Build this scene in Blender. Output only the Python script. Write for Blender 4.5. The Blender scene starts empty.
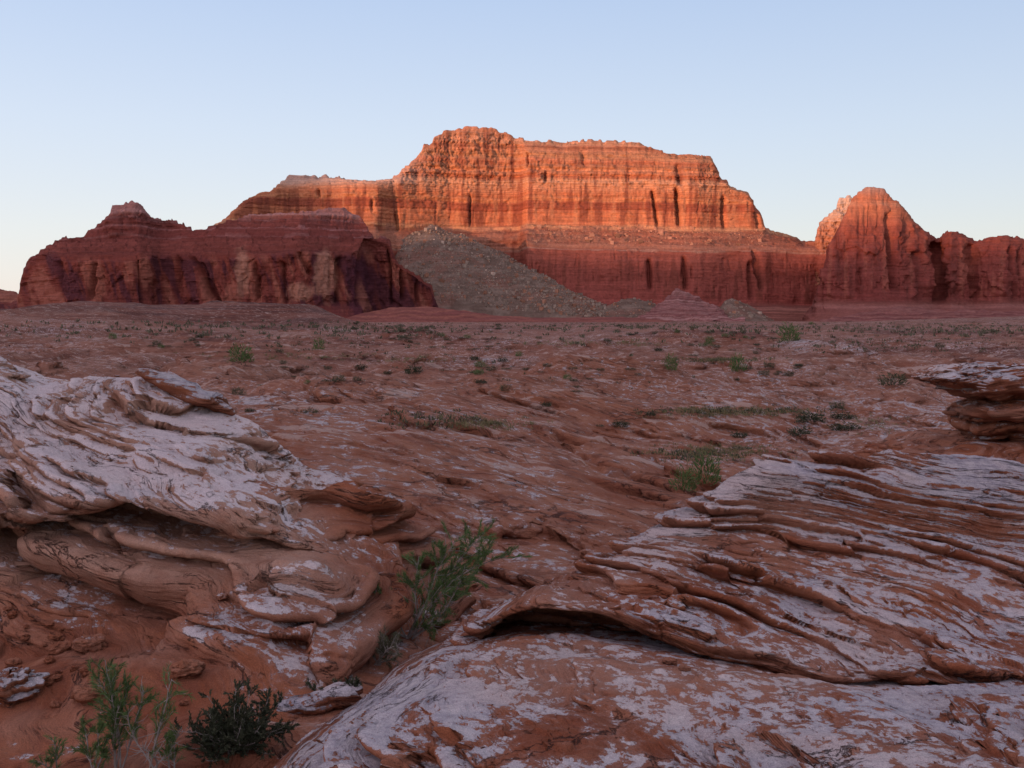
import bpy, math, random
import numpy as np
from concurrent.futures import ThreadPoolExecutor

# ------------------------------------------------------------------ camera, sky, sun
scene = bpy.context.scene
COL = scene.collection
F = 1000.0            # focal length in pixels of the 1024 px wide picture
ZC = 4.0              # eye height above the plain
HOR = 318.0           # picture row of the horizon
cam = bpy.data.cameras.new('camera')
cam.sensor_width = 36.0
cam.lens = 36.0 * F / 1024.0
cam.shift_y = -(384.0 - HOR) / 1024.0
cam.clip_start = 0.05
cam.clip_end = 60000.0
camo = bpy.data.objects.new('camera', cam)
COL.objects.link(camo)
camo.location = (0, 0, ZC)
camo.rotation_euler = (math.radians(90), 0, 0)
scene.camera = camo

SUN_EL = 3.0
SUN_AZ = 221.0        # compass-style, clockwise from +Y: behind the camera, to the left
world = bpy.data.worlds.new("World")
scene.world = world
world.use_nodes = True
wt = world.node_tree
for n in list(wt.nodes):
    wt.nodes.remove(n)
wout = wt.nodes.new('ShaderNodeOutputWorld')
bg = wt.nodes.new('ShaderNodeBackground')
sky = wt.nodes.new('ShaderNodeTexSky')
sky.sky_type = 'NISHITA'
sky.sun_disc = False
sky.sun_elevation = math.radians(SUN_EL)
sky.sun_rotation = math.radians(SUN_AZ)
sky.altitude = 1100
sky.air_density = 1.0
sky.dust_density = 1.0
sky.ozone_density = 2.0
bg.inputs['Strength'].default_value = 0.15
# twilight colour of the air opposite the sunset, by direction in the world, added to the physical sky
wtc = wt.nodes.new('ShaderNodeTexCoord')
wsep = wt.nodes.new('ShaderNodeSeparateXYZ')
wramp = wt.nodes.new('ShaderNodeValToRGB')
wt.links.new(wtc.outputs['Generated'], wsep.inputs[0])
wt.links.new(wsep.outputs[2], wramp.inputs[0])
els = wramp.color_ramp.elements
SKYC = [(0.0, (.38, .365, .375)), (0.08, (.365, .37, .385)), (0.18, (.32, .35, .405)), (0.32, (.24, .295, .40)), (0.6, (.27, .255, .31)), (1.0, (.27, .25, .30))]
els[0].position = 0.0; els[0].color = (*SKYC[0][1], 1)
els[1].position = 1.0; els[1].color = (*SKYC[-1][1], 1)
for p_, c_ in SKYC[1:-1]:
    e_ = els.new(p_); e_.color = (*c_, 1)
def wmul(a, v):
    n = wt.nodes.new('ShaderNodeVectorMath'); n.operation = 'MULTIPLY'
    wt.links.new(a, n.inputs[0]); n.inputs[1].default_value = v
    return n.outputs[0]
wadd = wt.nodes.new('ShaderNodeVectorMath'); wadd.operation = 'ADD'
wt.links.new(wmul(sky.outputs[0], (0.42, 0.36, 0.38)), wadd.inputs[0])
wt.links.new(wmul(wramp.outputs[0], (1 / 0.15,) * 3), wadd.inputs[1])
wfac = wt.nodes.new('ShaderNodeMapRange')
wfac.inputs[1].default_value = -0.5; wfac.inputs[2].default_value = 0.5
wfac.inputs[3].default_value = 1.08; wfac.inputs[4].default_value = 0.90
wt.links.new(wsep.outputs[0], wfac.inputs[0])
wsc = wt.nodes.new('ShaderNodeVectorMath'); wsc.operation = 'SCALE'
wt.links.new(wadd.outputs[0], wsc.inputs[0]); wt.links.new(wfac.outputs[0], wsc.inputs['Scale'])
# afterglow low in the sky on the sunset side
wdot = wt.nodes.new('ShaderNodeVectorMath'); wdot.operation = 'DOT_PRODUCT'
wt.links.new(wtc.outputs['Generated'], wdot.inputs[0])
wdot.inputs[1].default_value = (math.sin(math.radians(SUN_AZ)), math.cos(math.radians(SUN_AZ)), 0.25)
wgl = wt.nodes.new('ShaderNodeMapRange'); wgl.interpolation_type = 'SMOOTHSTEP'
wgl.inputs[1].default_value = 0.2; wgl.inputs[2].default_value = 1.0
wt.links.new(wdot.outputs['Value'], wgl.inputs[0])
wg2 = wt.nodes.new('ShaderNodeVectorMath'); wg2.operation = 'SCALE'
wg2.inputs[0].default_value = (.26 / .15, .17 / .15, .18 / .15)
wt.links.new(wgl.outputs[0], wg2.inputs['Scale'])
wad2 = wt.nodes.new('ShaderNodeVectorMath'); wad2.operation = 'ADD'
wt.links.new(wsc.outputs[0], wad2.inputs[0]); wt.links.new(wg2.outputs[0], wad2.inputs[1])
wt.links.new(wad2.outputs[0], bg.inputs[0])
wt.links.new(bg.outputs[0], wout.inputs[0])

sd = bpy.data.lights.new('sun', 'SUN')
sd.energy = 2.7
sd.angle = math.radians(0.5)
sd.color = (1.0, 0.50, 0.28)
so = bpy.data.objects.new('sun', sd)
COL.objects.link(so)
az = math.radians(SUN_AZ)
el = math.radians(SUN_EL)
sun_pos = np.array([math.sin(az) * math.cos(el), math.cos(az) * math.cos(el), math.sin(el)])
from mathutils import Vector
so.rotation_euler = Vector(sun_pos).to_track_quat('Z', 'Y').to_euler()
so.location = (0, 0, 50)

scene.view_settings.view_transform = 'Standard'
scene.view_settings.look = 'None'
scene.view_settings.exposure = 0.8
scene.view_settings.gamma = 1.0
scene.cycles.max_bounces = 4
scene.cycles.diffuse_bounces = 3

# ------------------------------------------------------------------ numpy noise
rs = np.random.RandomState(7)
PERM = np.concatenate([rs.permutation(256)] * 2).astype(np.int32)
_g = rs.normal(size=(256, 3))
_g /= np.linalg.norm(_g, axis=1)[:, None]
GX, GY, GZ = [np.ascontiguousarray(_g[:, k].astype(np.float32)) for k in range(3)]
POOL = ThreadPoolExecutor(4)

def _perlin(x, y, z):
    xi = np.floor(x); yi = np.floor(y); zi = np.floor(z)
    fx = (x - xi).astype(np.float32); fy = (y - yi).astype(np.float32); fz = (z - zi).astype(np.float32)
    X = xi.astype(np.int64) & 255; Y = yi.astype(np.int64) & 255; Z = zi.astype(np.int64) & 255
    u = fx * fx * fx * (fx * (fx * 6 - 15) + 10)
    v = fy * fy * fy * (fy * (fy * 6 - 15) + 10)
    w = fz * fz * fz * (fz * (fz * 6 - 15) + 10)
    A0 = PERM[X]; A1 = PERM[X + 1]
    B00 = PERM[A0 + Y]; B01 = PERM[A0 + Y + 1]; B10 = PERM[A1 + Y]; B11 = PERM[A1 + Y + 1]
    def g(b, dz, ax, ay, az_):
        h = PERM[b + Z + dz]
        return GX[h] * ax + GY[h] * ay + GZ[h] * az_
    x1 = fx - 1; y1 = fy - 1; z1 = fz - 1
    a = g(B00, 0, fx, fy, fz); b = g(B10, 0, x1, fy, fz); c = g(B01, 0, fx, y1, fz); d = g(B11, 0, x1, y1, fz)
    e = g(B00, 1, fx, fy, z1); f = g(B10, 1, x1, fy, z1); h = g(B01, 1, fx, y1, z1); i = g(B11, 1, x1, y1, z1)
    a = a + u * (b - a); c = c + u * (d - c); e = e + u * (f - e); h = h + u * (i - h)
    a = a + v * (c - a); e = e + v * (h - e)
    return (a + w * (e - a)) * 1.6

def noise(x, y, z):
    x, y, z = np.broadcast_arrays(x, y, z)
    sh = x.shape
    x = x.ravel(); y = y.ravel(); z = z.ravel()
    n = x.size
    B = 40000
    parts = list(POOL.map(lambda i: _perlin(x[i:i + B], y[i:i + B], z[i:i + B]), range(0, n, B)))
    return np.concatenate(parts).reshape(sh)

def fbm(x, y, z, octv=4, gain=0.5, lac=2.03, seed=0.0):
    t = 0; a = 1.0
    x = x + seed * 17.31; y = y + seed * 9.77; z = z + seed * 5.13
    for k in range(octv):
        t = t + a * noise(x, y, z)
        x = x * lac + 3.7; y = y * lac + 1.3; z = z * lac + 7.9
        a *= gain
    return t

def sstep(a, b, x):
    t = np.clip((x - a) / (b - a), 0, 1)
    return t * t * (3 - 2 * t)

def blur(A, sig, axis):
    if sig <= 0.01:
        return A
    r = int(math.ceil(sig * 2.5))
    k = np.exp(-0.5 * (np.arange(-r, r + 1) / sig) ** 2); k /= k.sum()
    pad = [(0, 0)] * A.ndim; pad[axis] = (r, r)
    # reflect in value so the ends stay put
    P = np.pad(A, pad, mode='reflect', reflect_type='odd') if A.shape[axis] > r else np.pad(A, pad, mode='edge')
    out = 0
    n = A.shape[axis]
    for i, kk in enumerate(k):
        sl = [slice(None)] * A.ndim; sl[axis] = slice(i, i + n)
        out = out + kk * P[tuple(sl)]
    return out

def unp(px, py, d):
    return np.stack([d * (px - 512.0) / F, d + 0 * px, ZC + d * (HOR - py) / F], -1)

def grid_normals(P):
    du = np.gradient(P, axis=1); dv = np.gradient(P, axis=0)
    N = np.cross(du, dv)
    N /= np.linalg.norm(N, axis=-1, keepdims=True) + 1e-9
    return N

def ip(pts, x):
    a = np.array(pts, float)
    return np.interp(x, a[:, 0], a[:, 1])

def val(v, x):
    if isinstance(v, (int, float)):
        return np.full_like(x, float(v))
    if callable(v):
        return v(x)
    return ip(v, x)

def sheet(rows, px0, px1, step=1.3, vstep=1.3, smx=5, smy=4, zrows=()):
    """Loft through profile rows.  Each row = (height spec, distance spec); a height spec is picture rows, or ('z', metres)."""
    nc = int((px1 - px0) / step) + 1
    px = np.linspace(px0, px1, nc)
    R = []
    for py, d in rows:
        dd = val(d, px)
        if isinstance(py, tuple) and py[0] == 'z':
            zz = val(py[1], px)
            p = np.stack([dd * (px - 512) / F, dd, zz], -1)
        else:
            p = unp(px, val(py, px), dd)
        R.append(p)
    R = np.array(R)
    R = blur(R, smx / step, 1)
    segs = []
    for k in range(len(R) - 1):
        L = np.linalg.norm(R[k + 1] - R[k], axis=-1)
        dm = (R[k + 1][:, 1] + R[k][:, 1]) / 2
        nproj = np.abs((ZC - R[k + 1][:, 2]) / R[k + 1][:, 1] - (ZC - R[k][:, 2]) / R[k][:, 1]) * F
        w = 0.75 * nproj + 0.12 * L / dm * F
        n = max(3, int(np.percentile(w, 80) / vstep))
        segs.append(n)
    tk = np.concatenate([np.linspace(k, k + 1, n, endpoint=False) for k, n in enumerate(segs)] + [[len(R) - 1.0]])
    i0 = np.minimum(tk.astype(int), len(R) - 2); f = (tk - i0)[:, None, None]
    P = R[i0] * (1 - f) + R[i0 + 1] * f
    P = blur(P, smy / vstep, 0)
    return P

def make_mesh(name, P, attrs=None, mats=None, flip=False, smooth=True, wrap=False):
    nr, nc = P.shape[:2]
    me = bpy.data.meshes.new(name)
    idx = np.arange(nr * nc, dtype=np.int32).reshape(nr, nc)
    if wrap:
        idx = np.concatenate([idx, idx[:, :1]], 1)
    a = idx[:-1, :-1].ravel(); b = idx[:-1, 1:].ravel(); c = idx[1:, 1:].ravel(); d = idx[1:, :-1].ravel()
    q = np.stack([a, d, c, b] if flip else [a, b, c, d], 1).astype(np.int32)
    me.vertices.add(nr * nc)
    me.vertices.foreach_set('co', P.reshape(-1).astype(np.float32))
    me.loops.add(q.size)
    me.loops.foreach_set('vertex_index', q.ravel())
    me.polygons.add(len(q))
    me.polygons.foreach_set('loop_start', np.arange(0, q.size, 4, dtype=np.int32))
    me.polygons.foreach_set('loop_total', np.full(len(q), 4, dtype=np.int32))
    me.polygons.foreach_set('use_smooth', np.full(len(q), smooth))
    for k, v in (attrs or {}).items():
        if v.ndim == 3:
            at = me.attributes.new(k, 'FLOAT_COLOR', 'POINT')
            c4 = np.ones((nr * nc, 4), np.float32); c4[:, :3] = v.reshape(-1, 3)
            at.data.foreach_set('color', c4.ravel())
        else:
            at = me.attributes.new(k, 'FLOAT', 'POINT')
            at.data.foreach_set('value', v.reshape(-1).astype(np.float32))
    me.update(calc_edges=True)
    if mats:
        me.materials.append(mats)
    return me

def link(name, me, parent=None, **props):
    o = bpy.data.objects.new(name, me)
    COL.objects.link(o)
    if parent is not None:
        o.parent = parent
    for k, v in props.items():
        o[k] = v
    return o

# ------------------------------------------------------------------ strata
def cells(u, v, seed=0):
    """Random value per jittered cell: straight-sided broken blocks."""
    iu = np.floor(u).astype(np.int64); iv = np.floor(v).astype(np.int64)
    best = np.full(u.shape, 1e9, np.float32); val_ = np.zeros(u.shape, np.float32)
    JX = _g[:, 0] * 0.30 + 0.5; JY = _g[:, 1] * 0.30 + 0.5; RV = np.linspace(-1, 1, 256)
    for du in (-1, 0, 1):
        for dv in (-1, 0, 1):
            h = PERM[(PERM[(iu + du + seed * 7) & 255] + ((iv + dv) & 255)) & 255]
            d = (iu + du + JX[h] - u) ** 2 + (iv + dv + JY[h] - v) ** 2
            m = d < best
            best = np.where(m, d, best); val_ = np.where(m, RV[PERM[h]], val_)
    return val_

def terrace(P, N0, nb, levels, warp=(0.05, 0.8), patch=0.6, seed=0.0, r0=0.84, wig=0.22, brk=0.24):
    """Step the surface into ledges along the bedding normal nb, with undercut risers.  Returns the bedding height in metres too."""
    nb = np.array(nb, float); nb /= np.linalg.norm(nb)
    D = N0 - (N0 @ nb)[..., None] * nb
    dl = np.linalg.norm(D, axis=-1, keepdims=True)
    D = D / (dl + 1e-6) * np.clip(dl * 5, 0, 1)
    x, y, z = P[..., 0], P[..., 1], P[..., 2]
    W = warp[0] * fbm(x * warp[1], y * warp[1], z * warp[1], 3, seed=seed)
    bed = P @ nb + W
    for li, (t, k, uc) in enumerate(levels):
        x, y, z = P[..., 0], P[..., 1], P[..., 2]
        s = P @ nb + W
        s = s + t * wig * (fbm(x * 0.13 / t, y * 0.13 / t, z * 0.3 / t, 2, seed=seed + 5 + li) )
        wob = 0.35 * noise(x / (2.2 * t), y / (2.2 * t), z / t)
        s = s + t * brk * cells((0.94 * x + 0.34 * y) / (3.6 * t) + wob, (-0.34 * x + 0.94 * y) / (5.0 * t) - wob, int(seed) + li)
        f = s / t
        f = f + 0.42 * np.sin(f * 2.1 + 1.7 * li) + 0.18 * np.sin(f * 5.3)
        df = np.maximum(np.abs(np.gradient(f, axis=0)), np.abs(np.gradient(f, axis=1)))
        df = blur(blur(df, 1.5, 0), 1.5, 1)
        i = np.floor(f); fr = f - i
        wd = np.clip(4.5 * df, 1 - r0, 0.9)
        g = sstep(0, 1, (fr - (1 - wd)) / wd)
        lim = 1 - sstep(0.10, 0.20, df); lim2 = 1 - sstep(0.25, 0.5, df)
        m = k * sstep(-0.35 * patch, 0.30, fbm(x * 0.12 / t, y * 0.12 / t, z * 0.25 / t, 2, seed=seed + 11 + li) + (0.35 * (1 - patch)))
        # each bed has its own hardness
        hard = 0.7 + 0.5 * noise(i * 0.77 + 0.3, 0 * i + li, 0 * i)
        m = m * hard
        P = P + (nb * ((i + g - f) * t * 0.9 * m * lim2)[..., None])
        off = np.exp(-((fr - 1 + 0.30 * wd) / (0.34 * wd)) ** 2) * 0.6 - np.exp(-((fr - 1 + wd) / (0.32 * wd)) ** 2)
        P = P + D * (off * t * uc * m * lim)[..., None]
    return P, bed

# ------------------------------------------------------------------ materials
def new_mat(name):
    m = bpy.data.materials.new(name)
    m.use_nodes = True
    nt = m.node_tree
    for n in list(nt.nodes):
        nt.nodes.remove(n)
    out = nt.nodes.new('ShaderNodeOutputMaterial')
    bs = nt.nodes.new('ShaderNodeBsdfPrincipled')
    bs.inputs['Roughness'].default_value = 0.92
    bs.inputs['Specular IOR Level'].default_value = 0.15
    nt.links.new(bs.outputs[0], out.inputs[0])
    return m, nt, bs

class NT:
    def __init__(s, nt): s.nt = nt
    def node(s, t, **kw):
        n = s.nt.nodes.new(t)
        for k, v in kw.items(): setattr(n, k, v)
        return n
    def link(s, a, b): s.nt.links.new(a, b)
    def attr(s, name, out='Fac'):
        n = s.node('ShaderNodeAttribute'); n.attribute_name = name
        return n.outputs[out]
    def pos(s):
        return s.node('ShaderNodeNewGeometry').outputs['Position']
    def inp(s, sock, v):
        if hasattr(v, 'links'): s.link(v, sock)
        else: sock.default_value = v
    def math(s, op, a, b=0.0, c=None, clamp=False):
        n = s.node('ShaderNodeMath', operation=op); n.use_clamp = clamp
        s.inp(n.inputs[0], a); s.inp(n.inputs[1], b)
        if c is not None: s.inp(n.inputs[2], c)
        return n.outputs[0]
    def mapping(s, v, scale=(1, 1, 1), rot=(0, 0, 0), loc=(0, 0, 0)):
        n = s.node('ShaderNodeMapping'); s.link(v, n.inputs[0])
        n.inputs['Scale'].default_value = scale; n.inputs['Rotation'].default_value = rot; n.inputs['Location'].default_value = loc
        return n.outputs[0]
    def noise(s, v, scale, detail=4, rough=0.5, dist=0.0, lac=2.0):
        n = s.node('ShaderNodeTexNoise'); s.link(v, n.inputs['Vector'])
        n.inputs['Scale'].default_value = scale; n.inputs['Detail'].default_value = detail
        n.inputs['Roughness'].default_value = rough; n.inputs['Distortion'].default_value = dist
        n.inputs['Lacunarity'].default_value = lac
        return n.outputs['Fac']
    def voro(s, v, scale, feature='F1', rnd=1.0, out='Distance'):
        n = s.node('ShaderNodeTexVoronoi', feature=feature); s.link(v, n.inputs['Vector'])
        n.inputs['Scale'].default_value = scale; n.inputs['Randomness'].default_value = rnd
        return n.outputs[out]
    def smooth(s, v, a, b, lo=0.0, hi=1.0):
        n = s.node('ShaderNodeMapRange', interpolation_type='SMOOTHSTEP'); s.link(v, n.inputs[0])
        for k, q in zip((1, 2, 3, 4), (a, b, lo, hi)): n.inputs[k].default_value = q
        return n.outputs[0]
    def lin(s, v, a, b, lo=0.0, hi=1.0):
        n = s.node('ShaderNodeMapRange'); s.link(v, n.inputs[0])
        for k, q in zip((1, 2, 3, 4), (a, b, lo, hi)): n.inputs[k].default_value = q
        return n.outputs[0]
    def mix(s, f, a, b, mode='MIX'):
        n = s.node('ShaderNodeMix', data_type='RGBA', blend_type=mode)
        s.inp(n.inputs['Factor'], f)
        for sock, v in ((n.inputs[6], a), (n.inputs[7], b)):
            if hasattr(v, 'links'): s.link(v, sock)
            else: sock.default_value = (*v, 1)
        return n.outputs[2]
    def bump(s, h, strength, dist, normal=None):
        n = s.node('ShaderNodeBump'); n.inputs['Strength'].default_value = strength; n.inputs['Distance'].default_value = dist
        s.link(h, n.inputs['Height'])
        if normal is not None: s.link(normal, n.inputs['Normal'])
        return n.outputs[0]

def rock_mat(name, k=1.0, tilt=(0.0, 0.2, 0.0)):
    """Red sandstone with a lavender-grey varnish that follows the bedding.  'layer' is the height across the beds in metres."""
    m, nt, bs = new_mat(name)
    T = NT(nt)
    p = T.pos()
    crust = T.attr('crust'); lay = T.attr('layer'); pale = T.attr('pale')
    sp = T.node('ShaderNodeSeparateXYZ'); T.link(p, sp.inputs[0])
    cx = T.node('ShaderNodeCombineXYZ')
    T.link(sp.outputs[0], cx.inputs[0]); T.link(sp.outputs[1], cx.inputs[1]); T.link(lay, cx.inputs[2])
    b = cx.outputs[0]
    n0 = T.noise(p, 0.9, 3, 0.55)
    n1 = T.noise(T.mapping(b, (1, 1, 5)), 1.6 / k, 4, 0.6)
    n2 = T.noise(T.mapping(b, (1, 1, 4)), 6.5 / k, 6, 0.68, 0.3)
    n3 = T.noise(p, 38.0 / k, 6, 0.72, 0.3)
    lam = T.noise(T.mapping(b, (1.1, 1.4, 34.0)), 1.0 / k, 6, 0.68, 0.15)
    lam2 = T.noise(T.mapping(b, (2.2, 2.6, 110.0)), 1.0 / k, 4, 0.6, 0.1)
    ln = T.noise(T.mapping(b, (0.8, 1.0, 15.0)), 1.0 / k, 6, 0.58, 0.35)
    fine = T.noise(p, 130.0 / k, 5, 0.7)
    gw0 = T.lin(T.attr('grain'), 0, 1, 0.45, 1.0)
    sub = lambda v, w: T.math('MULTIPLY', T.math('SUBTRACT', v, 0.5), w)
    a = T.math('ADD', crust, sub(n2, 1.25))
    a = T.math('ADD', a, sub(n1, 0.9))
    grain = T.attr('grain')
    gw = T.lin(grain, 0, 1, 0.35, 1.0)
    a = T.math('ADD', a, T.math('MULTIPLY', sub(lam, 1.7), gw))
    iso = T.noise(p, 13.0 / k, 8, 0.70, 0.15)
    a = T.math('ADD', a, T.math('MULTIPLY', sub(iso, 2.0), T.lin(grain, 0, 1, 1.0, 0.25)))
    a = T.math('ADD', a, sub(lam2, 0.5))
    a = T.math('ADD', a, sub(n3, 0.55))
    mask = T.smooth(a, 0.488, 0.528)
    thin = T.smooth(a, 0.20, 0.52)
    red = T.mix(T.smooth(n1, 0.35, 0.65), (0.20, 0.058, 0.028), (0.30, 0.10, 0.048))
    red = T.mix(T.math('MULTIPLY', T.smooth(lam, 0.4, 0.66), gw0), red, (0.36, 0.155, 0.095))
    red = T.mix(T.smooth(lam2, 0.52, 0.68, 0, 0.5), red, (0.17, 0.055, 0.035))
    red = T.mix(T.smooth(n0, 0.45, 0.65, 0, 0.55), red, (0.33, 0.17, 0.12))
    red = T.mix(T.math('MULTIPLY', pale, T.smooth(n2, 0.3, 0.6, 0.55, 1.0)), red, (0.46, 0.28, 0.205))
    red = T.mix(T.math('MULTIPLY', thin, 0.34), red, (0.36, 0.215, 0.18))
    cr = T.mix(T.math('MULTIPLY_ADD', sub(T.smooth(lam, 0.38, 0.62), 1.0), gw, T.smooth(iso, 0.35, 0.65)), (0.31, 0.275, 0.31), (0.49, 0.43, 0.445))
    cr = T.mix(T.smooth(n0, 0.42, 0.62, 0, 0.8), cr, (0.52, 0.40, 0.375))
    cr = T.mix(T.smooth(n2, 0.52, 0.70, 0, 0.5), cr, (0.60, 0.52, 0.50))
    cr = T.mix(T.smooth(n3, 0.54, 0.66, 0, 0.55), cr, (0.22, 0.17, 0.18))
    cr = T.mix(T.math('MULTIPLY', pale, 0.6), cr, (0.74, 0.60, 0.58))
    col = T.mix(mask, red, cr)
    vo = T.voro(T.mapping(b, (0.8, 0.8, 2.0), (0.2, 0.1, 0.5)), 1.6 / k, 'DISTANCE_TO_EDGE')
    crk = T.smooth(T.math('ABSOLUTE', T.math('ADD', vo, sub(n2, 0.35))), 0.0, 0.010, 1.0, 0.0)
    crk = T.math('MULTIPLY', crk, T.smooth(T.noise(p, 1.1 / k, 2), 0.52, 0.6))
    seam = T.smooth(T.math('ABSOLUTE', T.math('SUBTRACT', ln, 0.5)), 0.0, 0.012, 1.0, 0.0)
    seam = T.math('MULTIPLY', seam, T.smooth(T.noise(T.mapping(b, (1, 1, 3)), 1.7 / k, 3), 0.42, 0.52))
    sm2 = T.smooth(T.math('ABSOLUTE', T.math('SUBTRACT', lam, 0.42)), 0.0, 0.012, 1.0, 0.0)
    sm2 = T.math('MULTIPLY', sm2, T.smooth(T.noise(T.mapping(b, (1, 1, 3), (0, 0, 0), (5, 2, 1)), 2.6 / k, 3), 0.46, 0.56))
    seam = T.math('MULTIPLY', seam, T.lin(grain, 0.05, 0.6, 0.0, 1.0, ))
    sm2 = T.math('MULTIPLY', sm2, T.smooth(grain, 0.2, 0.8))
    crk = T.math('MAXIMUM', crk, T.math('MAXIMUM', seam, sm2))
    col = T.mix(T.math('MULTIPLY', crk, 0.8), col, (0.05, 0.024, 0.02))
    spk = T.noise(p, 260.0 / k, 3, 0.7)
    spv = T.math('MULTIPLY', T.lin(spk, 0.3, 0.7, 0.74, 1.26), T.lin(fine, 0.3, 0.7, 0.80, 1.20))
    cmb = T.node('ShaderNodeCombineColor')
    for q in range(3): T.link(spv, cmb.inputs[q])
    col = T.mix(1.0, col, cmb.outputs[0], 'MULTIPLY')
    b1 = T.bump(mask, 0.5, 0.004 * k)
    b2 = T.bump(T.math('ADD', n3, T.math('MULTIPLY', fine, 0.3)), 0.7, 0.016 * k, b1)
    b3 = T.bump(T.math('ADD', lam, T.math('MULTIPLY', lam2, 0.35)), 0.9, 0.05 * k, b2)
    b4 = T.bump(crk, 0.9, -0.02 * k, b3)
    T.link(col, bs.inputs['Base Color'])
    T.link(b4, bs.inputs['Normal'])
    bs.inputs['Roughness'].default_value = 0.86
    return m

def vcol_mat(name, k=1.0, streak=0.0, bumpd=1.0, rough=0.95):
    """Rock whose broad colour comes from the strata (vertex colour) with grain and fine ledges added."""
    m, nt, bs = new_mat(name)
    T = NT(nt)
    p = T.pos()
    c = T.attr('Col', 'Color')
    n = T.noise(p, 0.35 / k, 5, 0.65)
    n2 = T.noise(T.mapping(p, (0.02, 0.02, 0.5)), 1.0 / k, 5, 0.7)
    n3 = T.noise(T.mapping(p, (0.3, 0.3, 0.02)), 1.0 / k, 4, 0.65)
    v = T.lin(n, 0.3, 0.7, 0.84, 1.16)
    v = T.math('MULTIPLY', v, T.lin(n2, 0.3, 0.7, 0.80, 1.20))
    if streak: v = T.math('MULTIPLY', v, T.lin(n3, 0.3, 0.7, 1 - streak, 1 + streak))
    comb = T.node('ShaderNodeCombineColor')
    for q in range(3): T.link(v, comb.inputs[q])
    col = T.mix(1.0, c, comb.outputs[0], 'MULTIPLY')
    h = T.math('ADD', T.math('MULTIPLY', n2, 0.9), T.math('MULTIPLY', n, 0.45))
    b = T.bump(h, 0.8, bumpd * k)
    T.link(col, bs.inputs['Base Color'])
    T.link(b, bs.inputs['Normal'])
    bs.inputs['Roughness'].default_value = rough
    bs.inputs['Specular IOR Level'].default_value = 0.05
    return m

def lerp3(a, b, t):
    return np.array(a)[None, None] * (1 - t[..., None]) + np.array(b)[None, None] * t[..., None]

def mixc(c, col, t):
    return c * (1 - t[..., None]) + np.array(col) * t[..., None]

def bands(z, table):
    t = np.array([r[0] for r in table]); cs = np.array([r[1] for r in table])
    return np.stack([np.interp(z, t, cs[:, k]) for k in range(3)], -1)

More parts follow.
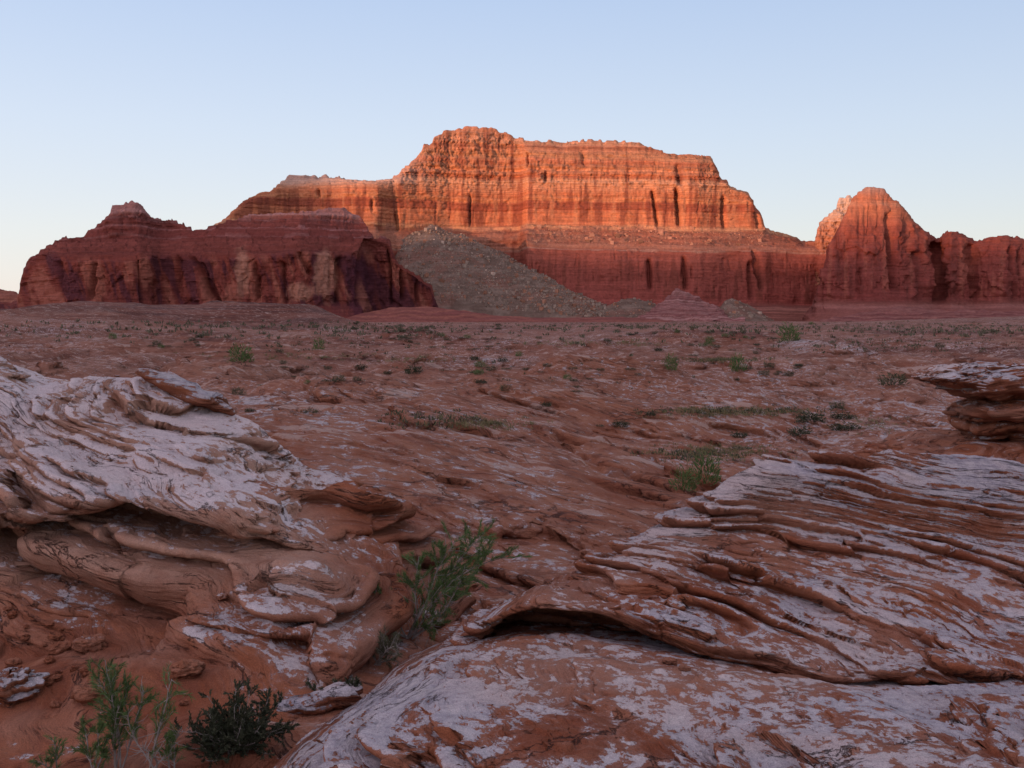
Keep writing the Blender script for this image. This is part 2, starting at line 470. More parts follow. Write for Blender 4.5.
# ------------------------------------------------------------------ ground
def build_ground():
    def plain(d): return HOR + 4.0 / d * F
    rows = []
    def r(d, pts): rows.append((pts, float(d)))
    r(2.2, [(-400, 1200), (1500, 1200)])
    r(3.4, [(-400, 900), (1500, 900)])
    r(4.5, [(-400, 790), (250, 785), (400, 800), (1500, 820)])
    r(5.3, [(-400, 712), (100, 712), (250, 712), (360, 700), (500, 730), (1500, 740)])
    r(6.2, [(-400, 660), (250, 655), (330, 648), (420, 655), (500, 680), (1500, 680)])
    r(7.5, [(-400, 620), (250, 612), (380, 618), (440, 632), (520, 650), (700, 660), (1500, 660)])
    r(9.0, [(-400, 590), (300, 586), (400, 598), (470, 604), (560, 600), (700, 610), (1500, 620)])
    r(11, [(-400, 530), (300, 524), (400, 538), (500, 550), (600, 555), (700, 560), (1500, 570)])
    r(13, [(-400, 480), (250, 466), (330, 470), (420, 484), (520, 505), (620, 520), (700, 525), (1500, 530)])
    r(15, [(-400, 450), (250, 428), (330, 428), (420, 440), (520, 472), (620, 495), (700, 500), (800, 505), (1500, 505)])
    r(17, [(-400, 440), (250, 412), (330, 409), (400, 414), (480, 436), (560, 462), (640, 478), (720, 485), (900, 485), (1500, 490)])
    r(20, [(-400, 432), (250, 410), (330, 406), (420, 408), (500, 425), (600, 446), (700, 462), (800, 468), (900, 468), (1500, 470)])
    r(25, [(-400, 422), (200, 412), (300, 408), (400, 406), (480, 412), (560, 424), (650, 440), (720, 452), (800, 450), (900, 446), (1500, 450)])
    r(32, [(-400, 412), (200, 405), (400, 402), (500, 401), (600, 412), (700, 425), (780, 432), (860, 430), (950, 420), (1500, 425)])
    r(45, [(-400, 395), (300, 395), (450, 392), (560, 388), (700, 398), (800, 407), (900, 402), (1500, 400)])
    r(65, [(-400, 378), (500, 376), (700, 376), (850, 380), (1500, 376)])
    r(90, [(-400, 362), (650, 361), (740, 358), (790, 347), (810, 345), (840, 350), (880, 361), (1500, 362)])
    r(120, [(-400, 351), (0, 340), (100, 345), (200, 350), (700, 351), (1500, 350)])
    r(170, [(-400, 341), (0, 326), (80, 330), (150, 338), (250, 341), (1500, 341)])
    r(230, [(-400, 300), (0, 306), (70, 301), (120, 305), (160, 318), (200, 322), (240, 324), (300, 326), (350, 333), (1500, 334)])
    r(260, [(-400, 302), (0, 307), (80, 302), (130, 303), (170, 306), (200, 303), (240, 299.5), (290, 300), (320, 306), (350, 319), (380, 330), (1500, 332)])
    r(300, [(-400, 312), (100, 314), (160, 308), (200, 305), (260, 303), (300, 306), (350, 322), (380, 330), (1500, 330)])
    r(400, [(-400, 328), (800, 328), (1500, 327)])
    r(560, [(-400, 325), (820, 325), (880, 322), (1024, 316), (1500, 312)])
    r(800, [(-400, 323), (850, 323), (900, 320), (1024, 317), (1500, 315)])
    r(1300, [(-400, 321), (1500, 321)])
    r(3000, [(-400, 319.4), (1500, 319.4)])
    r(9000, [(-400, 318.5), (1500, 318.5)])
    r(40000, [(-400, 318.1), (1500, 318.1)])
    ds = np.array([q[1] for q in rows])
    # interpolate heights on a log-distance grid
    px = np.linspace(-330, 1360, 1150)
    H = np.array([ZC + q[1] * (HOR - ip(q[0], px)) / F for q in rows])
    H = blur(H, 9, 1)
    ld = np.concatenate([np.linspace(math.log(2.2), math.log(9), 120, endpoint=False),
                         np.linspace(math.log(9), math.log(30), 470, endpoint=False),
                         np.linspace(math.log(30), math.log(450), 520, endpoint=False),
                         np.linspace(math.log(450), math.log(1400), 60, endpoint=False),
                         np.linspace(math.log(1400), math.log(40000), 30)])
    Z = np.array([np.interp(ld, np.log(ds), H[:, j]) for j in range(len(px))]).T
    Z = blur(Z, 9, 0)
    D = np.exp(ld)[:, None]
    X = D * (px[None] - 512) / F
    Y = D + 0 * X
    X = X + 0.0
    mid = sstep(8, 20, D)
    far = sstep(60, 160, D)
    m2 = sstep(9, 22, D) * (1 - sstep(110, 260, D))
    def hump(X, Y, sc, seed):
        n = fbm(X / sc, Y / (sc * 1.3), 0 * X, 3, seed=seed)
        return 1 - np.abs(n) * 1.7
    Z = Z + m2 * (1.35 * hump(X, Y, 13, 1) - 0.65) * sstep(19, 42, D) + mid * (1 - far) * 0.06 * fbm(X / 3.2, Y / 3.8, 0 * X, 4, seed=2)
    Z = Z + sstep(12, 20, D) * (1 - sstep(90, 200, D)) * 0.20 * (hump(X, Y, 6.5, 9) - 0.5) 
    Z = Z + far * (1 - sstep(450, 1200, D)) * (1.7 * hump(X, Y, 38, 3) - 0.9)
    # rock swells rising out of the plain, gentle towards the right and steep towards the viewer
    for (bx, bd, sx, sy, h) in ((380, 25, 3.2, 2.4, .42), (600, 31, 3.8, 2.8, .55), (500, 44, 6.5, 3.6, .75), (690, 58, 8, 4.5, .95), (340, 66, 10, 5, 1.0), (150, 58, 8, 5, .9), (570, 88, 14, 7, 1.2), (930, 60, 8, 4, 1.1),
                                (880, 36, 3.2, 2.6, .6), (735, 33, 3, 2.2, .5), (430, 125, 18, 9, 1.4), (250, 105, 15, 8, 1.1), (700, 140, 20, 10, 1.4), (530, 21, 2.0, 1.6, .25), (640, 43, 4, 2.6, .6), (420, 36, 4.5, 2.6, .5)):
        cx_ = bd * (bx - 512) / F
        rr = ((X - cx_) / sx) ** 2 + ((Y - bd) / np.where(Y < bd, sy * 0.7, sy * 1.5)) ** 2
        rr = rr * (1 + 0.5 * noise(X / (sx * 0.8), Y / (sy * 0.8), 0 * X))
        Z = Z + h * np.exp(-rr ** 1.5)
    near = 1 - sstep(10, 16, D)
    Z = Z + near * 0.07 * fbm(X * 1.3, Y * 1.3, 0 * X, 4, seed=4)
    P = np.stack([X, Y, Z], -1)
    N = grid_normals(P)
    # ledges: small steps near, larger far
    Pn, s1 = terrace(P, N, (0.26, 0.02, 1), [(0.26, 1.0, 1.0), (0.08, 0.9, 0.9)], warp=(0.25, 0.18), patch=0.8, seed=21, brk=0.15)
    Pf, s2 = terrace(P, N, (0.03, -0.03, 1), [(0.48, 1.3, 1.0), (0.17, 1.0, 0.8)], warp=(0.6, 0.04), patch=0.5, brk=0.12, seed=31, r0=0.88)
    w = sstep(25, 70, D)[..., None]
    Pt = Pn * (1 - w) + Pf * w
    wf = (sstep(4.5, 8, D) * (1 - sstep(500, 1200, D)))[..., None]
    P = P * (1 - wf) + Pt * wf
    N = grid_normals(P)
    x, y = P[..., 0], P[..., 1]
    big = fbm(x / 14, y / 20, 0 * x, 3, seed=6)
    cr = 0.17 + 0.20 * big + 0.3 * (N[..., 2] - 0.93)
    blobs = [(810, 348, 95, 60, 14, .5), (600, 363, 100, 60, 12, .25), (240, 414, 24, 60, 4, .25), (500, 425, 20, 90, 8, .15), (480, 370, 75, 50, 12, .25), (770, 398, 50, 90, 10, .15), (90, 340, 140, 60, 30, .2), (300, 320, 240, 90, 60, .1)]
    PXs = 512 + F * x / y
    for (bx, by, bd, sx, sy, amp) in blobs:
        cr = cr + amp * np.exp(-((PXs - bx) / sx) ** 2 - ((y - bd) / sy) ** 2)
    cr = cr - 0.12 * (1 - sstep(5.5, 8.5, D)) + 0.06 * (1 - w[..., 0])
    md = sstep(180, 220, D) * (1 - sstep(330, 400, D)) * sstep(1.2, 3.5, P[..., 2])
    attrs = {'mound': md, 'crust': cr - 0.3 * md, 'layer': s1 * (1 - w[..., 0]) + s2 * w[..., 0], 'pale': 0 * cr, 'far': sstep(20, 90, D) + 0 * x}
    # material: foreground rock blended with far plain
    m, nt, bs = new_mat('slickrock_plain')
    T = NT(nt)
    p = T.pos()
    crust = T.attr('crust'); farA = T.attr('far')
    flat = T.mapping(p, (1, 1, 1.5))
    n1 = T.noise(flat, 0.9, 4, 0.6)
    n2 = T.noise(flat, 5.0, 5, 0.65, 0.3)
    n3 = T.noise(flat, 26.0, 4, 0.65)
    nf = T.noise(T.mapping(p, (0.5, 1, 1)), 0.22, 6, 0.7)
    nf2 = T.noise(T.mapping(p, (0.25, 1, 1)), 0.035, 5, 0.65)
    spl = T.node('ShaderNodeSeparateXYZ'); T.link(p, spl.inputs[0])
    cxl = T.node('ShaderNodeCombineXYZ')
    T.link(spl.outputs[0], cxl.inputs[0]); T.link(spl.outputs[1], cxl.inputs[1]); T.link(T.attr('layer'), cxl.inputs[2])
    lam = T.noise(T.mapping(cxl.outputs[0], (0.8, 0.9, 22.0)), 1.0, 6, 0.66, 0.2)
    a = T.math('MULTIPLY_ADD', T.math('SUBTRACT', n2, 0.5), 1.8, crust)
    a = T.math('MULTIPLY_ADD', T.math('SUBTRACT', n1, 0.5), 1.0, a)
    a = T.math('MULTIPLY_ADD', T.math('SUBTRACT', n3, 0.5), 0.5, a)
    a = T.math('MULTIPLY_ADD', T.math('SUBTRACT', lam, 0.5), 0.7, a)
    iso = T.noise(p, 9.0, 7, 0.72)
    a = T.math('MULTIPLY_ADD', T.math('SUBTRACT', iso, 0.5), 0.9, a)
    mask = T.smooth(a, 0.50, 0.54)
    red = T.mix(T.smooth(n1, 0.35, 0.65), (0.215, 0.072, 0.040), (0.29, 0.115, 0.066))
    red = T.mix(T.smooth(lam, 0.4, 0.7), red, (0.32, 0.14, 0.085))
    red = T.mix(T.smooth(n2, 0.5, 0.7, 0, 0.6), red, (0.17, 0.055, 0.036))
    fr = T.mix(T.smooth(nf2, 0.35, 0.65), (0.19, 0.072, 0.046), (0.25, 0.105, 0.07))
    fr = T.mix(T.smooth(nf, 0.5, 0.66, 0, 0.75), fr, (0.29, 0.155, 0.115))
    fr = T.mix(T.smooth(nf, 0.48, 0.3, 0, 0.7), fr, (0.15, 0.065, 0.042))
    lf = T.noise(T.mapping(p, (0.02, 0.03, 0.8), (0.35, 0.10, 0.0)), 1.0, 5, 0.6, 0.25)
    fr = T.mix(T.smooth(lf, 0.48, 0.42, 0, 0.75), fr, (0.11, 0.04, 0.03))
    fr = T.mix(T.smooth(lf, 0.56, 0.62, 0, 0.4), fr, (0.34, 0.19, 0.14))
    lm = T.noise(T.mapping(p, (0.03, 0.05, 1.3), (0.0, 0.16, 0.0)), 1.0, 5, 0.6, 0.5)
    mc = T.mix(T.smooth(lm, 0.42, 0.58), (0.085, 0.028, 0.022), (0.18, 0.065, 0.045))
    fr = T.mix(T.math('MULTIPLY', T.attr('mound'), 0.9), fr, mc)
    red = T.mix(farA, red, fr)
    red = T.mix(T.math('MULTIPLY', T.smooth(a, 0.15, 0.5), 0.5), red, (0.35, 0.20, 0.16))
    cr_ = T.mix(T.smooth(n3, 0.4, 0.65), (0.36, 0.30, 0.31), (0.52, 0.43, 0.42))
    col = T.mix(mask, red, cr_)
    pit = T.noise(T.mapping(p, (0.6, 1, 1)), 2.6, 5, 0.7, 0.5)
    col = T.mix(T.smooth(pit, 0.46, 0.36, 0, 0.55), col, (0.12, 0.045, 0.03))
    chip = T.noise(T.mapping(p, (0.5, 1, 1)), 1.4, 6, 0.72, 0.4)
    col = T.mix(T.smooth(chip, 0.56, 0.60, 0, 0.6), col, (0.46, 0.33, 0.28))
    sp = T.node('ShaderNodeSeparateXYZ'); T.link(p, sp.inputs[0])
    cx = T.node('ShaderNodeCombineXYZ')
    T.link(sp.outputs[0], cx.inputs[0]); T.link(sp.outputs[1], cx.inputs[1]); T.link(T.attr('layer'), cx.inputs[2])
    gm = T.mapping(cx.outputs[0], (0.35, 0.6, 9.0))
    g1 = T.noise(gm, 1.0, 6, 0.62, 0.7)
    sm = T.smooth(T.math('ABSOLUTE', T.math('SUBTRACT', g1, 0.5)), 0.0, 0.012, 1.0, 0.0)
    sm = T.math('MULTIPLY', sm, T.smooth(T.noise(p, 0.35, 3), 0.42, 0.55))
    vo = T.voro(T.mapping(p, (0.22, 0.34, 0.8), (0, 0, 0.5)), 1.0, 'DISTANCE_TO_EDGE')
    vo = T.math('ABSOLUTE', T.math('ADD', vo, T.math('MULTIPLY', T.math('SUBTRACT', n1, 0.5), 0.5)))
    vc = T.math('MULTIPLY', T.smooth(vo, 0.0, 0.013, 1.0, 0.0), T.smooth(T.noise(p, 0.5, 2), 0.45, 0.55))
    sm = T.math('MAXIMUM', sm, vc)
    col = T.mix(T.math('MULTIPLY', sm, 0.7), col, (0.055, 0.026, 0.022))
    fsp = T.noise(p, 60.0, 4, 0.75)
    fv = T.lin(fsp, 0.3, 0.7, 0.78, 1.22)
    cmb = T.node('ShaderNodeCombineColor')
    for q in range(3): T.link(fv, cmb.inputs[q])
    col = T.mix(1.0, col, cmb.outputs[0], 'MULTIPLY')
    T.link(col, bs.inputs['Base Color'])
    b1 = T.bump(mask, 0.5, 0.008)
    b2 = T.bump(T.math('ADD', n3, T.math('MULTIPLY', n2, 1.2)), 0.7, 0.04, b1)
    b3 = T.bump(lam, 0.7, 0.05, b2)
    b4 = T.bump(nf, 0.8, 0.45, b3)
    b4 = T.bump(pit, 0.8, 0.06, b4)
    b4 = T.bump(sm, 0.8, -0.05, b4)
    T.link(b4, bs.inputs['Normal'])
    me = make_mesh('ground', P, attrs, m)
    o = link('ground', me, kind='structure')
    return o, P

ground, GP = build_ground()

# fast height lookup on the ground sheet
_gy = GP[:, :, 1]; _gx = GP[:, :, 0]; _gz = GP[:, :, 2]
_gld = np.log(GP[:, 500, 1])
def ground_z(x, y):
    i = int(np.clip(np.searchsorted(_gld, math.log(max(y, 2.3))), 1, len(_gld) - 1))
    px = 512 + F * x / y
    j = int(np.clip((px + 330) / 1690 * 1149, 0, 1149))
    return float(_gz[max(i - 2, 0):i + 2, max(j - 1, 0):j + 2].min())

# ------------------------------------------------------------------ foreground outcrops
def rock_sheet(name, rows, px0, px1, nb, levels, fb, region, mat, label, cat, step=1.2, vstep=1.05, smx=6, smy=5, warp=(0.05, 0.8), seed=0, cbase=0.4, pale=None, patch=0.6, flip=False):
    P = sheet(rows, px0, px1, step, vstep, smx, smy)
    N = grid_normals(P)
    x, y, z = P[..., 0], P[..., 1], P[..., 2]
    P = P + N * (fb[0] * fbm(x * fb[1], y * fb[1], z * fb[1], 3, seed=seed + 40))[..., None]
    N = grid_normals(P)
    if N[..., 2].mean() < 0: N = -N
    P, s = terrace(P, N, nb, levels, warp, patch, seed=seed)
    x, y, z = P[..., 0], P[..., 1], P[..., 2]
    N = grid_normals(P)
    if N[..., 2].mean() < 0: N = -N
    P = P + N * (0.005 * fbm(x * 9, y * 9, z * 20, 4, gain=0.6, seed=seed + 50))[..., None]
    PX = 512 + F * x / y; PY = HOR - F * (z - ZC) / y
    cr = cbase + 0.55 * (np.clip(N[..., 2], -0.2, 1) - 0.8) + 0.30 * fbm(x * 0.9, y * 0.9, z * 1.6, 3, seed=seed + 60)
    if region is not None: cr = cr + region(PX, PY)
    pl = pale(PX, PY) if pale else 0 * cr
    nbu = np.array(nb, float); nbu /= np.linalg.norm(nbu)
    Ns = blur(blur(N, 3, 0), 3, 1)
    gr = sstep(0.16, 0.50, np.linalg.norm(Ns - (Ns @ nbu)[..., None] * nbu, axis=-1))
    me = make_mesh(name, P, {'crust': cr, 'layer': s, 'pale': pl, 'grain': gr}, mat)
    return link(name, me, label=label, category=cat), P

G = lambda X, Y, cx, cy, sx, sy: np.exp(-((X - cx) / sx) ** 2 - ((Y - cy) / sy) ** 2)

rock_a = rock_mat('crusted_sandstone', tilt=(0.0, 0.30, 0.0))
rock_b = rock_mat('crusted_sandstone_layered', tilt=(0.0, 0.16, 0.0))

# gully bank below the left outcrop
bank, BP = rock_sheet('rock_bank', [
    (('z', [(-300, 2.75), (380, 2.75), (440, 2.2), (500, 1.3)]), [(-300, 7.6), (250, 7.6), (420, 8.0), (520, 8.4)]),
    ([(-300, 520), (0, 522), (100, 512), (200, 516), (300, 528), (370, 556), (410, 590), (440, 640), (520, 760)], [(-300, 6.85), (250, 6.85), (420, 7.4), (520, 7.8)]),
    ([(-300, 548), (0, 548), (150, 536), (230, 545), (300, 552), (370, 572), (410, 604), (440, 650), (520, 770)], [(-300, 6.55), (250, 6.5), (320, 6.5), (420, 7.0), (520, 7.5)]),
    ([(-300, 575), (0, 578), (150, 566), (230, 578), (260, 570), (320, 566), (370, 586), (410, 620), (440, 665), (520, 780)], [(-300, 6.3), (200, 6.35), (270, 6.1), (350, 6.3), (420, 6.7), (520, 7.2)]),
    ([(-300, 605), (0, 606), (150, 600), (230, 600), (300, 598), (360, 608), (400, 640), (440, 690), (520, 800)], [(-300, 6.1), (200, 6.2), (250, 6.0), (330, 6.05), (400, 6.4), (520, 6.8)]),
    ([(-300, 640), (0, 640), (120, 630), (220, 622), (300, 632), (360, 645), (400, 672), (440, 720), (520, 830)], [(-300, 5.8), (200, 5.95), (250, 5.75), (330, 5.75), (400, 6.0), (520, 6.4)]),
    ([(-300, 680), (0, 678), (150, 672), (280, 680), (330, 690), (380, 720), (440, 760), (520, 860)], [(-300, 5.35), (200, 5.4), (280, 5.35), (400, 5.5), (520, 5.8)]),
    ([(-300, 725), (150, 720), (250, 724), (330, 745), (520, 900)], [(-300, 4.9), (520, 5.0)]),
    ([(-300, 800), (250, 800), (520, 960)], 4.2),
    ([(-300, 960), (520, 1080)], 3.2)],
    -300, 480, (0.18, -0.10, 1), [(0.24, 0.9, 0.9), (0.07, 0.6, 0.6)], (0.06, 1.3),
    lambda X, Y: 0.30 * G(X, Y, 300, 590, 60, 24) + 0.15 * G(X, Y, 290, 650, 60, 30) - 0.14 * sstep(610, 680, Y) * (1 - sstep(200, 300, X)),
    rock_a, 'red sandstone bank with rounded lobes below the shadowed overhang on the left', 'rock bank', seed=3, cbase=0.16,
    pale=lambda X, Y: 0.85 * np.exp(-((Y - 545) / 50) ** 2) * (1 - sstep(280, 360, X)))

# left outcrop
left, LP = rock_sheet('rock_outcrop', [
    (('z', 1.2), 13.0),
    ([(-300, 366), (0, 366), (100, 392), (250, 440), (380, 520), (430, 620), (480, 720)], 11.0),
    ([(-300, 325), (-40, 333), (0, 346), (22, 362), (45, 378), (70, 380), (100, 377), (150, 380), (205, 402), (250, 422), (290, 447), (350, 482), (390, 515), (420, 550), (450, 620), (480, 700)], [(-300, 9.0), (100, 8.8), (300, 8.8), (480, 8.6)]),
    ([(-300, 370), (0, 385), (40, 395), (80, 396), (150, 404), (210, 425), (290, 464), (350, 498), (390, 524), (420, 558), (450, 630), (480, 706)], [(-300, 8.2), (300, 8.3), (480, 8.3)]),
    ([(-300, 400), (0, 415), (80, 412), (110, 414), (160, 424), (200, 436), (290, 470), (350, 504), (390, 530), (420, 562), (450, 635), (480, 710)], [(-300, 7.75), (300, 8.0), (480, 8.2)]),
    ([(-300, 412), (0, 428), (80, 424), (110, 424), (160, 433), (200, 442), (290, 480), (350, 510), (390, 536), (420, 566), (450, 640), (480, 715)], [(-300, 7.7), (120, 7.8), (300, 7.7), (480, 8.1)]),
    ([(-300, 450), (0, 455), (100, 448), (200, 462), (300, 500), (350, 524), (390, 546), (420, 574), (450, 645), (480, 718)], [(-300, 7.1), (300, 7.2), (480, 7.9)]),
    ([(-300, 492), (0, 502), (60, 494), (110, 487), (160, 492), (220, 500), (280, 512), (330, 534), (380, 562), (410, 592), (440, 640), (480, 720)], [(-300, 6.5), (250, 6.5), (380, 6.9), (480, 7.6)]),
    ([(-300, 507), (0, 516), (60, 507), (110, 498), (160, 503), (220, 510), (280, 523), (330, 546), (380, 572), (410, 600), (440, 646), (480, 724)], [(-300, 6.48), (250, 6.48), (380, 6.9), (480, 7.6)]),
    ([(-300, 498), (0, 506), (60, 496), (110, 489), (160, 494), (220, 501), (280, 514), (330, 540), (380, 570), (410, 600), (440, 646), (480, 724)], [(-300, 7.0), (250, 7.1), (380, 7.3), (480, 7.7)]),
    (('z', [(-300, 2.3), (400, 2.0), (480, 0.8)]), [(-300, 7.5), (480, 8)])],
    -300, 470, (0.30, 0.02, 1), [(0.30, 0.8, 0.7), (0.10, 1.0, 1.0), (0.035, 0.9, 0.8)], (0.05, 1.0),
    lambda X, Y: 0.14 - 0.22 * sstep(300, 400, X) + 0.05 * G(X, Y, 60, 430, 160, 60) - 0.12 * sstep(470, 500, Y),
    rock_a, 'large pale crusted sandstone outcrop sloping down from the left edge', 'rock outcrop', seed=1, cbase=0.385, smy=3, warp=(0.14, 0.4), patch=0.3,
    pale=lambda X, Y: 0.8 * (1 - sstep(250, 400, X)))

# front slab
slab, FP = rock_sheet('rock_slab', [
    ([(200, 760), (300, 700), (400, 640), (450, 615), (1400, 615)], 8.0),
    ([(200, 790), (300, 725), (400, 655), (440, 640), (520, 622), (640, 624), (760, 636), (1400, 640)], 6.8),
    ([(200, 820), (300, 735), (400, 664), (440, 650), (520, 630), (640, 636), (760, 656), (900, 664), (1400, 668)], 6.0),
    ([(200, 840), (270, 768), (330, 722), (400, 684), (450, 667), (600, 655), (800, 688), (1000, 700), (1400, 705)], 5.0),
    ([(200, 860), (250, 792), (300, 748), (380, 718), (450, 704), (600, 698), (800, 722), (1000, 735), (1400, 740)], 4.4),
    ([(200, 850), (250, 800), (300, 776), (400, 758), (500, 750), (700, 752), (1000, 770), (1400, 775)], 3.9),
    ([(200, 1060), (300, 890), (400, 850), (700, 825), (1400, 850)], 3.3),
    ([(200, 1400), (400, 1200), (1400, 1150)], 2.3)],
    200, 1330, (0.15, -0.03, 1), [(0.11, 1.0, 1.2), (0.035, 1.0, 1.0)], (0.05, 0.7),
    lambda X, Y: 0.06 + 0.16 * G(X, Y, 400, 700, 120, 40) + 0.06 * sstep(700, 800, X) - 0.22 * G(X, Y, 480, 745, 130, 24) - 0.12 * G(X, Y, 620, 625, 160, 20),
    rock_b, 'smooth purple-grey crusted slab filling the bottom right foreground', 'rock slab', seed=5, cbase=0.35, patch=0.2, warp=(0.14, 0.45))

# layered ledge over the slab
ledge, EP = rock_sheet('rock_ledge', [
    (('z', 1.5), [(420, 8), (760, 11), (1400, 11)]),
    ([(420, 690), (480, 625), (540, 600), (620, 560), (700, 520), (760, 490), (1400, 500)], [(420, 7.2), (760, 9.5), (1400, 9.5)]),
    ([(420, 685), (440, 660), (480, 612), (540, 574), (600, 556), (640, 534), (690, 502), (735, 472), (765, 454), (800, 446), (900, 446), (960, 451), (1024, 460), (1400, 474)], [(420, 6.3), (560, 6.9), (680, 7.6), (780, 8.2), (1400, 8.2)]),
    ([(420, 686), (440, 661), (480, 613), (540, 577), (600, 562), (640, 544), (690, 520), (740, 492), (775, 474), (850, 480), (960, 494), (1024, 502), (1400, 508)], [(420, 6.25), (560, 6.7), (680, 7.3), (780, 7.75), (1400, 7.75)]),
    ([(420, 687), (440, 662), (480, 614), (540, 581), (600, 570), (640, 556), (690, 545), (740, 526), (775, 518), (850, 524), (960, 534), (1024, 543), (1400, 550)], [(420, 6.2), (560, 6.55), (680, 7.0), (780, 7.6), (1400, 7.6)]),
    ([(420, 688), (440, 663), (480, 615), (540, 586), (600, 583), (640, 580), (690, 580), (740, 577), (850, 582), (960, 590), (1024, 595), (1400, 600)], [(420, 6.1), (560, 6.3), (680, 6.5), (780, 6.7), (1400, 6.6)]),
    ([(420, 690), (440, 664), (480, 616), (540, 592), (600, 594), (650, 606), (700, 618), (760, 630), (830, 640), (960, 640), (1400, 640)], [(420, 6.0), (560, 6.1), (680, 6.05), (780, 6.05), (1400, 6.0)]),
    ([(420, 691), (440, 666), (480, 617), (540, 598), (600, 602), (650, 618), (700, 632), (760, 650), (830, 674), (880, 668), (960, 662), (1024, 666), (1400, 668)], [(420, 5.95), (560, 5.9), (700, 5.65), (830, 5.5), (1400, 5.45)]),
    ([(420, 695), (440, 668), (480, 621), (540, 607), (600, 612), (650, 628), (700, 643), (760, 662), (830, 684), (880, 679), (960, 673), (1024, 677), (1400, 679)], [(420, 5.95), (560, 5.88), (700, 5.62), (830, 5.48), (1400, 5.43)]),
    ([(420, 693), (440, 667), (480, 618), (540, 594), (600, 596), (650, 606), (700, 618), (760, 636), (830, 654), (880, 650), (960, 645), (1400, 650)], [(420, 6.2), (560, 6.6), (700, 6.4), (830, 6.2), (1400, 6.1)]),
    (('z', 1.7), [(420, 6.8), (1400, 6.8)])],
    420, 1330, (0.17, 0.05, 1), [(0.15, 0.9, 1.0), (0.05, 0.75, 0.9), (0.02, 1.0, 1.0)], (0.05, 0.9),
    lambda X, Y: 0.34 * G(X, Y, 900, 478, 200, 30) - 0.28 * G(X, Y, 540, 590, 90, 26) + 0.16 * G(X, Y, 680, 530, 60, 16),
    rock_b, 'layered sandstone ledge with pale crusted top overhanging the front slab', 'rock ledge', seed=9, cbase=0.455, smy=3, warp=(0.14, 0.4), patch=0.5)

# ------------------------------------------------------------------ closed rocks
def blob(name, c, r, rot=0.0, tilt=0.0, levels=((0.1, 0.8, 0.5),), nb=(0.1, -0.1, 1), fb=(0.2, 1.2), n=(90, 140), sq=0.75, seed=0, cbase=0.5, mat=None, shape=None, **props):
    th = np.linspace(0.02, math.pi - 0.02, n[0])[:, None]
    ph = np.linspace(0, 2 * math.pi, n[1], endpoint=False)[None]
    sg = lambda v, e: np.sign(v) * np.abs(v) ** e
    x = sg(np.sin(th), sq) * sg(np.cos(ph), sq); y = sg(np.sin(th), sq) * sg(np.sin(ph), sq); z = sg(np.cos(th), sq) + 0 * ph
    U = np.stack([x, y, z], -1)
    if shape is not None: U = shape(U)
    Q = U * np.array(r)
    f = fb[1] / max(r)
    Q = Q * (1 + fb[0] * fbm(Q[..., 0] * f, Q[..., 1] * f, Q[..., 2] * f, 3, seed=seed + 3))[..., None]
    ct, st = math.cos(tilt), math.sin(tilt)
    Q = np.stack([Q[..., 0] * ct + Q[..., 2] * st, Q[..., 1], -Q[..., 0] * st + Q[..., 2] * ct], -1)
    cr_, sr_ = math.cos(rot), math.sin(rot)
    Q = np.stack([Q[..., 0] * cr_ - Q[..., 1] * sr_, Q[..., 0] * sr_ + Q[..., 1] * cr_, Q[..., 2]], -1)
    N = Q / (np.linalg.norm(Q, axis=-1, keepdims=True) + 1e-9)
    Q = Q + np.array(c)
    Q, s = terrace(Q, N, nb, list(levels), (0.03, 1.5), 0.4, seed=seed)
    N = grid_normals(Q)
    if (N * (Q - np.array(c))).sum(-1).mean() < 0: N = -N
    cr = cbase + 0.45 * (N[..., 2] - 0.5)
    Q = Q - np.array(c)
    me = make_mesh(name, Q, {'crust': cr, 'layer': s, 'pale': 0 * cr, 'grain': 0 * cr + 0.8}, mat or rock_a, wrap=True)
    o = link(name, me, **props)
    o.location = c
    return o

def at(px, py, d):
    return (d * (px - 512) / F, d, ZC + d * (HOR - py) / F)

def cap_shape(U):
    V = U.copy()
    V[..., 2] = V[..., 2] * (0.30 + 0.70 * sstep(-1, 0.15, U[..., 0])) + 0.25 * (1 - sstep(-1, 0, U[..., 0]))
    return V
br = bpy.data.objects.new('balanced_rock', None); COL.objects.link(br)
br.location = at(1010, 450, 12)
br['label'] = 'balanced rock with a pale overhanging cap on a dark pedestal at the right edge'
br['category'] = 'balanced rock'
def child(o, par):
    loc = Vector(o.location) - Vector(par.location)
    o.parent = par
    o.location = loc
cap = blob('cap', at(1002, 382, 12), (1.02, 0.75, 0.25), levels=((0.14, .8, 0.8), (0.045, 0.9, 0.8)), nb=(-0.2, -0.05, 1), fb=(0.28, 2.6), n=(220, 330), seed=71, cbase=0.42, tilt=0.02, sq=0.85, shape=cap_shape)
child(cap, br)
cap2 = blob('upper_slab', at(1090, 386, 12.3), (0.9, 0.9, 0.30), levels=((0.16, 1, 0.8), (0.05, 0.8, 0.7)), nb=(-0.1, -0.1, 1), fb=(0.2, 2.4), n=(160, 220), seed=74, cbase=0.40, tilt=0.05)
child(cap2, br)
cap3 = blob('middle_slab', at(1050, 407, 11.8), (0.95, 0.7, 0.12), levels=((0.1, 1, 0.8), (0.04, 0.8, 0.7)), nb=(-0.1, -0.1, 1), fb=(0.2, 2.4), n=(120, 200), seed=75, cbase=0.2, tilt=-0.05)
child(cap3, br)
ped = blob('pedestal', at(1010, 416, 12.3), (0.66, 0.6, 0.25), levels=((0.2, 1, 0.8), (0.06, 0.8, 0.7)), nb=(-0.3, -0.1, 1), fb=(0.2, 2.5), n=(180, 240), seed=77, cbase=0.22)
child(ped, br)
